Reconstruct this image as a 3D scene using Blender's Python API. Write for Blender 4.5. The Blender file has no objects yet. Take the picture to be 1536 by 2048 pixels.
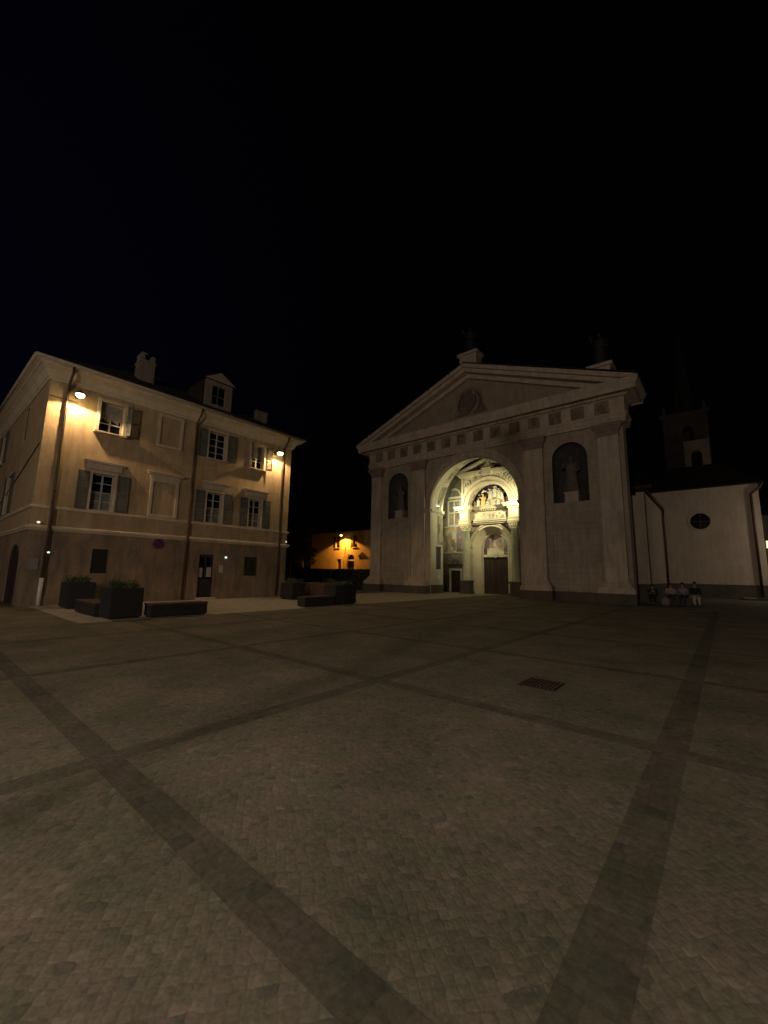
import bpy, bmesh, math, random
from mathutils import Vector, Matrix
from mathutils.geometry import tessellate_polygon
random.seed(7)
R = math.radians
PI = math.pi
S = bpy.context.scene
COL = S.collection

# ------------------------------------------------------------------ camera
cam = bpy.data.cameras.new('camera'); camo = bpy.data.objects.new('camera', cam); COL.objects.link(camo)
yaw, pitch, roll = -0.700118, 0.150452, 0.0174946
f = Vector((math.sin(yaw)*math.cos(pitch), math.cos(yaw)*math.cos(pitch), math.sin(pitch)))
r = Vector((math.cos(yaw), -math.sin(yaw), 0)); u = r.cross(f)
r2 = r*math.cos(roll)+u*math.sin(roll); u2 = -r*math.sin(roll)+u*math.cos(roll)
m = Matrix((r2, u2, -f)).transposed().to_4x4(); m.translation = (0, 0, 1.6)
camo.matrix_world = m
cam.sensor_fit = 'VERTICAL'; cam.sensor_height = 36.0; cam.lens = 805.456/2048*36.0
cam.clip_start = 0.05; cam.clip_end = 2000
S.camera = camo
S.view_settings.view_transform = 'Standard'; S.view_settings.look = 'None'
S.view_settings.exposure = 0; S.view_settings.gamma = 1

# ------------------------------------------------------------------ world (clear night sky)
w = bpy.data.worlds.new('World'); S.world = w; w.use_nodes = True
nt = w.node_tree; bg = nt.nodes['Background']
sky = nt.nodes.new('ShaderNodeTexSky'); sky.sky_type = 'NISHITA'; sky.sun_disc = False
sky.sun_elevation = R(-4); sky.sun_rotation = R(250); sky.air_density = 1.0; sky.dust_density = 0.6
mx = nt.nodes.new('ShaderNodeMix'); mx.data_type = 'RGBA'; mx.blend_type = 'MIX'
mx.inputs[0].default_value = 0.985
mx.inputs[7].default_value = (0.005, 0.0055, 0.012, 1)
wtc = nt.nodes.new('ShaderNodeTexCoord'); dp = nt.nodes.new('ShaderNodeVectorMath'); dp.operation = 'DOT_PRODUCT'
dp.inputs[1].default_value = (-0.93, -0.12, 0.34)          # the west still holds a trace of navy
nt.links.new(wtc.outputs['Generated'], dp.inputs[0])
wr = nt.nodes.new('ShaderNodeValToRGB'); wr.color_ramp.elements[0].position = 0.68; wr.color_ramp.elements[1].position = 1.0
wr.color_ramp.elements[0].color = (0.005, 0.0052, 0.009, 1); wr.color_ramp.elements[1].color = (0.011, 0.009, 0.036, 1)
nt.links.new(dp.outputs['Value'], wr.inputs[0]); nt.links.new(wr.outputs[0], mx.inputs[7])
nt.links.new(sky.outputs[0], mx.inputs[6]); nt.links.new(mx.outputs[2], bg.inputs[0])
bg.inputs[1].default_value = 0.07

WARM = (1.0, 0.66, 0.34)
def spot(name, loc, target, energy, color, angle, blend=0.2, size=0.05):
    d = bpy.data.lights.new(name, 'SPOT'); d.energy = energy; d.color = color; d.spot_size = R(angle); d.spot_blend = blend
    d.shadow_soft_size = size
    o = bpy.data.objects.new(name, d); COL.objects.link(o); o.location = loc
    o.rotation_euler = (Vector(target)-Vector(loc)).to_track_quat('-Z', 'Y').to_euler()
    return o
def point(name, loc, energy, color, size=0.1):
    d = bpy.data.lights.new(name, 'POINT'); d.energy = energy; d.color = color; d.shadow_soft_size = size
    o = bpy.data.objects.new(name, d); COL.objects.link(o); o.location = loc
    return o
# night level: a very weak broad glow of the town from behind the camera
sun = bpy.data.lights.new('town_glow', 'SUN'); sun.energy = 0.012; sun.angle = R(25); sun.color = (1.0, 0.76, 0.5)
suno = bpy.data.objects.new('town_glow', sun); COL.objects.link(suno)
suno.rotation_euler = Vector((-0.62, 0.74, -0.3)).to_track_quat('-Z', 'Y').to_euler()

# ------------------------------------------------------------------ materials
MATS = {}
def mat(name, c1, c2=None, scale=3.0, rough=0.85, bump=0.0, bscale=None, metal=0.0, c3=None, detail=6, emit=None, estr=0.0, stretch=(1,1,1), spec=None):
    if name in MATS: return MATS[name]
    mt = bpy.data.materials.new(name); mt.use_nodes = True; MATS[name] = mt
    n = mt.node_tree; b = n.nodes['Principled BSDF']
    b.inputs['Roughness'].default_value = rough; b.inputs['Metallic'].default_value = metal
    if spec is not None: b.inputs['Specular IOR Level'].default_value = spec
    c2 = c2 or tuple(x*0.75 for x in c1)
    tc = n.nodes.new('ShaderNodeTexCoord'); mp = n.nodes.new('ShaderNodeMapping'); mp.inputs['Scale'].default_value = stretch
    n.links.new(tc.outputs['Object'], mp.inputs[0])
    no = n.nodes.new('ShaderNodeTexNoise'); no.inputs['Scale'].default_value = scale; no.inputs['Detail'].default_value = detail
    no.inputs['Roughness'].default_value = 0.65
    n.links.new(mp.outputs[0], no.inputs['Vector'])
    cr = n.nodes.new('ShaderNodeValToRGB'); cr.color_ramp.elements[0].position = 0.35; cr.color_ramp.elements[1].position = 0.65
    cr.color_ramp.elements[0].color = (*c2, 1); cr.color_ramp.elements[1].color = (*c1, 1)
    if c3:
        e = cr.color_ramp.elements.new(0.5); e.color = (*c3, 1)
    n.links.new(no.outputs[0], cr.inputs[0]); n.links.new(cr.outputs[0], b.inputs['Base Color'])
    if bump:
        n2 = n.nodes.new('ShaderNodeTexNoise'); n2.inputs['Scale'].default_value = bscale or scale*6; n2.inputs['Detail'].default_value = 8
        n.links.new(mp.outputs[0], n2.inputs['Vector'])
        bp = n.nodes.new('ShaderNodeBump'); bp.inputs['Strength'].default_value = bump; bp.inputs['Distance'].default_value = 0.03
        n.links.new(n2.outputs[0], bp.inputs['Height']); n.links.new(bp.outputs[0], b.inputs['Normal'])
    if emit:
        b.inputs['Emission Color'].default_value = (*emit, 1); b.inputs['Emission Strength'].default_value = estr
    return mt

def plaster_mat(name, c1, c2, stain, bumpv=0.35):
    """large patches + vertical weathering + fine grain"""
    if name in MATS: return MATS[name]
    mt = mat(name, c1, c2, 0.9, 0.9, bumpv, 14)
    n = mt.node_tree; b = n.nodes['Principled BSDF']
    cr = [x for x in n.nodes if x.type == 'VALTORGB'][0]
    tc = [x for x in n.nodes if x.type == 'TEX_COORD'][0]
    mp = n.nodes.new('ShaderNodeMapping'); mp.inputs['Scale'].default_value = (2.2, 2.2, 0.35)
    no = n.nodes.new('ShaderNodeTexNoise'); no.inputs['Scale'].default_value = 1.5; no.inputs['Detail'].default_value = 9; no.inputs['Roughness'].default_value = 0.7
    n.links.new(tc.outputs['Object'], mp.inputs[0]); n.links.new(mp.outputs[0], no.inputs['Vector'])
    r1 = n.nodes.new('ShaderNodeValToRGB'); r1.color_ramp.elements[0].position = 0.45; r1.color_ramp.elements[1].position = 0.66
    r1.color_ramp.elements[0].color = (0, 0, 0, 1); r1.color_ramp.elements[1].color = (0.75, 0.75, 0.75, 1)
    mxx = n.nodes.new('ShaderNodeMix'); mxx.data_type = 'RGBA'
    mxx.inputs[7].default_value = (*stain, 1)
    n.links.new(no.outputs[0], r1.inputs[0]); n.links.new(r1.outputs[0], mxx.inputs[0]); n.links.new(cr.outputs[0], mxx.inputs[6])
    n.links.new(mxx.outputs[2], b.inputs['Base Color'])
    return mt

def ashlar(mt, bw=0.9, bh=0.36, depth=0.25, dark=0.86):
    n = mt.node_tree; b = n.nodes['Principled BSDF']
    tc = n.nodes.new('ShaderNodeTexCoord'); sx = n.nodes.new('ShaderNodeSeparateXYZ'); n.links.new(tc.outputs['Object'], sx.inputs[0])
    ad = n.nodes.new('ShaderNodeMath'); ad.operation = 'ADD'; n.links.new(sx.outputs[0], ad.inputs[0]); n.links.new(sx.outputs[1], ad.inputs[1])
    cb = n.nodes.new('ShaderNodeCombineXYZ'); n.links.new(ad.outputs[0], cb.inputs[0]); n.links.new(sx.outputs[2], cb.inputs[1])
    br = n.nodes.new('ShaderNodeTexBrick'); br.inputs['Scale'].default_value = 1; br.inputs['Brick Width'].default_value = bw; br.inputs['Row Height'].default_value = bh
    br.inputs['Mortar Size'].default_value = 0.012; br.inputs['Mortar Smooth'].default_value = 0.4
    br.inputs['Color1'].default_value = (1.06, 1.05, 1.03, 1); br.inputs['Color2'].default_value = (0.93, 0.93, 0.92, 1); br.inputs['Mortar'].default_value = (dark*0.8, dark*0.8, dark*0.78, 1)
    n.links.new(cb.outputs[0], br.inputs['Vector'])
    src = b.inputs['Base Color'].links[0].from_socket
    mu = n.nodes.new('ShaderNodeMix'); mu.data_type = 'RGBA'; mu.blend_type = 'MULTIPLY'; mu.inputs[0].default_value = 1
    n.links.new(src, mu.inputs[6]); n.links.new(br.outputs[0], mu.inputs[7]); n.links.new(mu.outputs[2], b.inputs['Base Color'])
    return mt

def fresco_mat(name, cols, scale=2.6, dark=False):
    if name in MATS: return MATS[name]
    mt = bpy.data.materials.new(name); mt.use_nodes = True; MATS[name] = mt
    n = mt.node_tree; b = n.nodes['Principled BSDF']; b.inputs['Roughness'].default_value = 0.9
    tc = n.nodes.new('ShaderNodeTexCoord')
    nz = n.nodes.new('ShaderNodeTexNoise'); nz.inputs['Scale'].default_value = 2.2; nz.inputs['Detail'].default_value = 4
    add = n.nodes.new('ShaderNodeMix'); add.data_type = 'VECTOR'; add.inputs[0].default_value = 0.22
    n.links.new(tc.outputs['Object'], nz.inputs['Vector'])
    n.links.new(tc.outputs['Object'], add.inputs[4]); n.links.new(nz.outputs['Color'], add.inputs[5])
    mp = n.nodes.new('ShaderNodeMapping'); mp.inputs['Scale'].default_value = (1.0, 1.0, 0.55)
    n.links.new(add.outputs[1], mp.inputs[0])
    vo = n.nodes.new('ShaderNodeTexVoronoi'); vo.inputs['Scale'].default_value = scale
    n.links.new(mp.outputs[0], vo.inputs['Vector'])
    sp = n.nodes.new('ShaderNodeSeparateColor'); n.links.new(vo.outputs['Color'], sp.inputs[0])
    cr = n.nodes.new('ShaderNodeValToRGB'); cr.color_ramp.interpolation = 'CONSTANT'
    els = cr.color_ramp.elements
    els[0].position = 0; els[0].color = (*cols[0], 1); els[1].position = 1.0/len(cols); els[1].color = (*cols[1], 1)
    for i in range(2, len(cols)):
        e = els.new(i/len(cols)); e.color = (*cols[i], 1)
    n.links.new(sp.outputs[0], cr.inputs[0])
    n2 = n.nodes.new('ShaderNodeTexNoise'); n2.inputs['Scale'].default_value = 9; n2.inputs['Detail'].default_value = 8
    n.links.new(tc.outputs['Object'], n2.inputs['Vector'])
    mm = n.nodes.new('ShaderNodeMix'); mm.data_type = 'RGBA'; mm.blend_type = 'OVERLAY'; mm.inputs[0].default_value = 0.7
    n.links.new(cr.outputs[0], mm.inputs[6]); n.links.new(n2.outputs[0], mm.inputs[7])
    n.links.new(mm.outputs[2], b.inputs['Base Color'])
    return mt

def cobble_mat(name='cobblestones', tint=1.0, rot=38, sc=17):
    mt = bpy.data.materials.new(name); mt.use_nodes = True
    n = mt.node_tree; b = n.nodes['Principled BSDF']; b.inputs['Roughness'].default_value = 0.9; b.inputs['Specular IOR Level'].default_value = 0.25
    tc = n.nodes.new('ShaderNodeTexCoord')
    nz = n.nodes.new('ShaderNodeTexNoise'); nz.inputs['Scale'].default_value = 0.9; nz.inputs['Detail'].default_value = 2
    add = n.nodes.new('ShaderNodeMix'); add.data_type = 'VECTOR'; add.inputs[0].default_value = 0.25
    n.links.new(tc.outputs['Object'], nz.inputs['Vector']); n.links.new(tc.outputs['Object'], add.inputs[4]); n.links.new(nz.outputs['Color'], add.inputs[5])
    wz = n.nodes.new('ShaderNodeTexNoise'); wz.inputs['Scale'].default_value = 13; wz.inputs['Detail'].default_value = 3
    n.links.new(tc.outputs['Object'], wz.inputs['Vector'])
    ad2 = n.nodes.new('ShaderNodeVectorMath'); ad2.operation = 'MULTIPLY_ADD'; ad2.inputs[1].default_value = (0.03, 0.03, 0)
    n.links.new(wz.outputs['Color'], ad2.inputs[0]); n.links.new(add.outputs[1], ad2.inputs[2])
    mr = n.nodes.new('ShaderNodeMapping'); mr.inputs['Rotation'].default_value = (0, 0, R(rot)); mr.inputs['Scale'].default_value = (1.33, 1.33, 1)
    n.links.new(ad2.outputs[0], mr.inputs[0])
    v1 = n.nodes.new('ShaderNodeTexVoronoi'); v1.inputs['Scale'].default_value = sc; v1.inputs['Randomness'].default_value = 0.3; v1.voronoi_dimensions = '2D'; v1.distance = 'CHEBYCHEV'
    v2 = n.nodes.new('ShaderNodeTexVoronoi'); v2.inputs['Scale'].default_value = sc; v2.inputs['Randomness'].default_value = 0.3; v2.feature = 'DISTANCE_TO_EDGE'; v2.voronoi_dimensions = '2D'
    n.links.new(mr.outputs[0], v1.inputs['Vector']); n.links.new(mr.outputs[0], v2.inputs['Vector'])
    sp = n.nodes.new('ShaderNodeSeparateColor'); n.links.new(v1.outputs['Color'], sp.inputs[0])
    cr = n.nodes.new('ShaderNodeValToRGB'); e = cr.color_ramp.elements
    e[0].position = 0.0; e[0].color = (0.16, 0.155, 0.14, 1); e[1].position = 1.0; e[1].color = (0.275, 0.252, 0.222, 1)
    for p_, c_ in ((0.06, (0.17, 0.175, 0.15)), (0.11, (0.21, 0.19, 0.163)), (0.5, (0.225, 0.21, 0.18)), (0.72, (0.215, 0.205, 0.175)), (0.88, (0.235, 0.208, 0.18))):
        k = e.new(p_); k.color = (*c_, 1)
    n.links.new(sp.outputs[0], cr.inputs[0])
    # patches of different tone
    n3 = n.nodes.new('ShaderNodeTexNoise'); n3.inputs['Scale'].default_value = 0.8; n3.inputs['Detail'].default_value = 7
    n.links.new(tc.outputs['Object'], n3.inputs['Vector'])
    r3 = n.nodes.new('ShaderNodeValToRGB'); r3.color_ramp.elements[0].position = 0.3; r3.color_ramp.elements[1].position = 0.7
    r3.color_ramp.elements[0].color = (0.62, 0.66, 0.58, 1); r3.color_ramp.elements[1].color = (1.12, 1.06, 1.02, 1)
    n.links.new(n3.outputs[0], r3.inputs[0])
    mu = n.nodes.new('ShaderNodeMix'); mu.data_type = 'RGBA'; mu.blend_type = 'MULTIPLY'; mu.inputs[0].default_value = 1
    n.links.new(cr.outputs[0], mu.inputs[6]); n.links.new(r3.outputs[0], mu.inputs[7])
    # joints
    rj = n.nodes.new('ShaderNodeValToRGB'); rj.color_ramp.elements[0].position = 0.0; rj.color_ramp.elements[1].position = 0.09
    rj.color_ramp.elements[0].color = (0.88, 0.88, 0.87, 1); rj.color_ramp.elements[1].color = (1, 1, 1, 1)
    n.links.new(v2.outputs['Distance'], rj.inputs[0])
    m2 = n.nodes.new('ShaderNodeMix'); m2.data_type = 'RGBA'; m2.blend_type = 'MULTIPLY'; m2.inputs[0].default_value = 1
    n.links.new(mu.outputs[2], m2.inputs[6]); n.links.new(rj.outputs[0], m2.inputs[7])
    n5 = n.nodes.new('ShaderNodeTexNoise'); n5.inputs['Scale'].default_value = 22; n5.inputs['Detail'].default_value = 8; n5.inputs['Roughness'].default_value = 0.75
    n.links.new(tc.outputs['Object'], n5.inputs['Vector'])
    r5 = n.nodes.new('ShaderNodeValToRGB'); r5.color_ramp.elements[0].position = 0.32; r5.color_ramp.elements[1].position = 0.68
    r5.color_ramp.elements[0].color = (0.62*tint, 0.62*tint, 0.58*tint, 1); r5.color_ramp.elements[1].color = (1.3*tint, 1.27*tint, 1.24*tint, 1)
    n.links.new(n5.outputs[0], r5.inputs[0])
    m5 = n.nodes.new('ShaderNodeMix'); m5.data_type = 'RGBA'; m5.blend_type = 'MULTIPLY'; m5.inputs[0].default_value = 1
    n.links.new(m2.outputs[2], m5.inputs[6]); n.links.new(r5.outputs[0], m5.inputs[7])
    n6 = n.nodes.new('ShaderNodeTexNoise'); n6.inputs['Scale'].default_value = 2.6; n6.inputs['Detail'].default_value = 5
    n.links.new(tc.outputs['Object'], n6.inputs['Vector'])
    r6 = n.nodes.new('ShaderNodeValToRGB'); r6.color_ramp.elements[0].position = 0.38; r6.color_ramp.elements[1].position = 0.62
    r6.color_ramp.elements[0].color = (0.86, 0.93, 0.8, 1); r6.color_ramp.elements[1].color = (1.07, 1.01, 0.99, 1)
    n.links.new(n6.outputs[0], r6.inputs[0])
    m6 = n.nodes.new('ShaderNodeMix'); m6.data_type = 'RGBA'; m6.blend_type = 'MULTIPLY'; m6.inputs[0].default_value = 1
    n.links.new(m5.outputs[2], m6.inputs[6]); n.links.new(r6.outputs[0], m6.inputs[7])
    n.links.new(m6.outputs[2], b.inputs['Base Color'])
    # grain + rounded stones
    n4 = n.nodes.new('ShaderNodeTexNoise'); n4.inputs['Scale'].default_value = 60; n4.inputs['Detail'].default_value = 6
    n.links.new(tc.outputs['Object'], n4.inputs['Vector'])
    ad = n.nodes.new('ShaderNodeMath'); ad.operation = 'MULTIPLY_ADD'; ad.inputs[1].default_value = 0.25
    n.links.new(n4.outputs[0], ad.inputs[0])
    mn = n.nodes.new('ShaderNodeMath'); mn.operation = 'MINIMUM'; mn.inputs[1].default_value = 0.22
    n.links.new(v2.outputs['Distance'], mn.inputs[0])
    ml = n.nodes.new('ShaderNodeMath'); ml.operation = 'MULTIPLY'; ml.inputs[1].default_value = 2.2
    n.links.new(mn.outputs[0], ml.inputs[0]); n.links.new(ml.outputs[0], ad.inputs[2])
    bp = n.nodes.new('ShaderNodeBump'); bp.inputs['Strength'].default_value = 0.24; bp.inputs['Distance'].default_value = 0.01
    n.links.new(ad.outputs[0], bp.inputs['Height']); n.links.new(bp.outputs[0], b.inputs['Normal'])
    return mt

def slab_mat(name, c1, c2, sx, sy, offset=0.5, joint=(0.05, 0.045, 0.04)):
    mt = bpy.data.materials.new(name); mt.use_nodes = True
    n = mt.node_tree; b = n.nodes['Principled BSDF']; b.inputs['Roughness'].default_value = 0.6
    tc = n.nodes.new('ShaderNodeTexCoord')
    br = n.nodes.new('ShaderNodeTexBrick'); br.inputs['Scale'].default_value = 1.0
    br.inputs['Brick Width'].default_value = sx; br.inputs['Row Height'].default_value = sy; br.inputs['Mortar Size'].default_value = 0.006
    br.offset = offset
    br.inputs['Color1'].default_value = (*c1, 1); br.inputs['Color2'].default_value = (*c2, 1); br.inputs['Mortar'].default_value = (*joint, 1)
    n.links.new(tc.outputs['Object'], br.inputs['Vector'])
    no = n.nodes.new('ShaderNodeTexNoise'); no.inputs['Scale'].default_value = 3.0; no.inputs['Detail'].default_value = 9; no.inputs['Roughness'].default_value = 0.7
    n.links.new(tc.outputs['Object'], no.inputs['Vector'])
    cr = n.nodes.new('ShaderNodeValToRGB'); cr.color_ramp.elements[0].position = 0.3; cr.color_ramp.elements[1].position = 0.7
    cr.color_ramp.elements[0].color = (0.6, 0.62, 0.58, 1); cr.color_ramp.elements[1].color = (1.15, 1.1, 1.08, 1)
    n.links.new(no.outputs[0], cr.inputs[0])
    mu = n.nodes.new('ShaderNodeMix'); mu.data_type = 'RGBA'; mu.blend_type = 'MULTIPLY'; mu.inputs[0].default_value = 1
    n.links.new(br.outputs[0], mu.inputs[6]); n.links.new(cr.outputs[0], mu.inputs[7]); n.links.new(mu.outputs[2], b.inputs['Base Color'])
    bp = n.nodes.new('ShaderNodeBump'); bp.inputs['Strength'].default_value = 0.35; bp.inputs['Distance'].default_value = 0.01
    n4 = n.nodes.new('ShaderNodeTexNoise'); n4.inputs['Scale'].default_value = 40; n4.inputs['Detail'].default_value = 5
    n.links.new(tc.outputs['Object'], n4.inputs['Vector']); n.links.new(n4.outputs[0], bp.inputs['Height']); n.links.new(bp.outputs[0], b.inputs['Normal'])
    return mt

def tile_mat(name, c1, c2, axis='X'):
    mt = mat(name, c1, c2, 5.0, 0.9)
    n = mt.node_tree; b = n.nodes['Principled BSDF']
    tc = [x for x in n.nodes if x.type == 'TEX_COORD'][0]
    wv = n.nodes.new('ShaderNodeTexWave'); wv.bands_direction = axis; wv.inputs['Scale'].default_value = 1.6; wv.inputs['Distortion'].default_value = 0.6
    n.links.new(tc.outputs['Object'], wv.inputs['Vector'])
    bp = n.nodes.new('ShaderNodeBump'); bp.inputs['Strength'].default_value = 0.7; bp.inputs['Distance'].default_value = 0.05
    n.links.new(wv.outputs[0], bp.inputs['Height']); n.links.new(bp.outputs[0], b.inputs['Normal'])
    return mt

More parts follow.
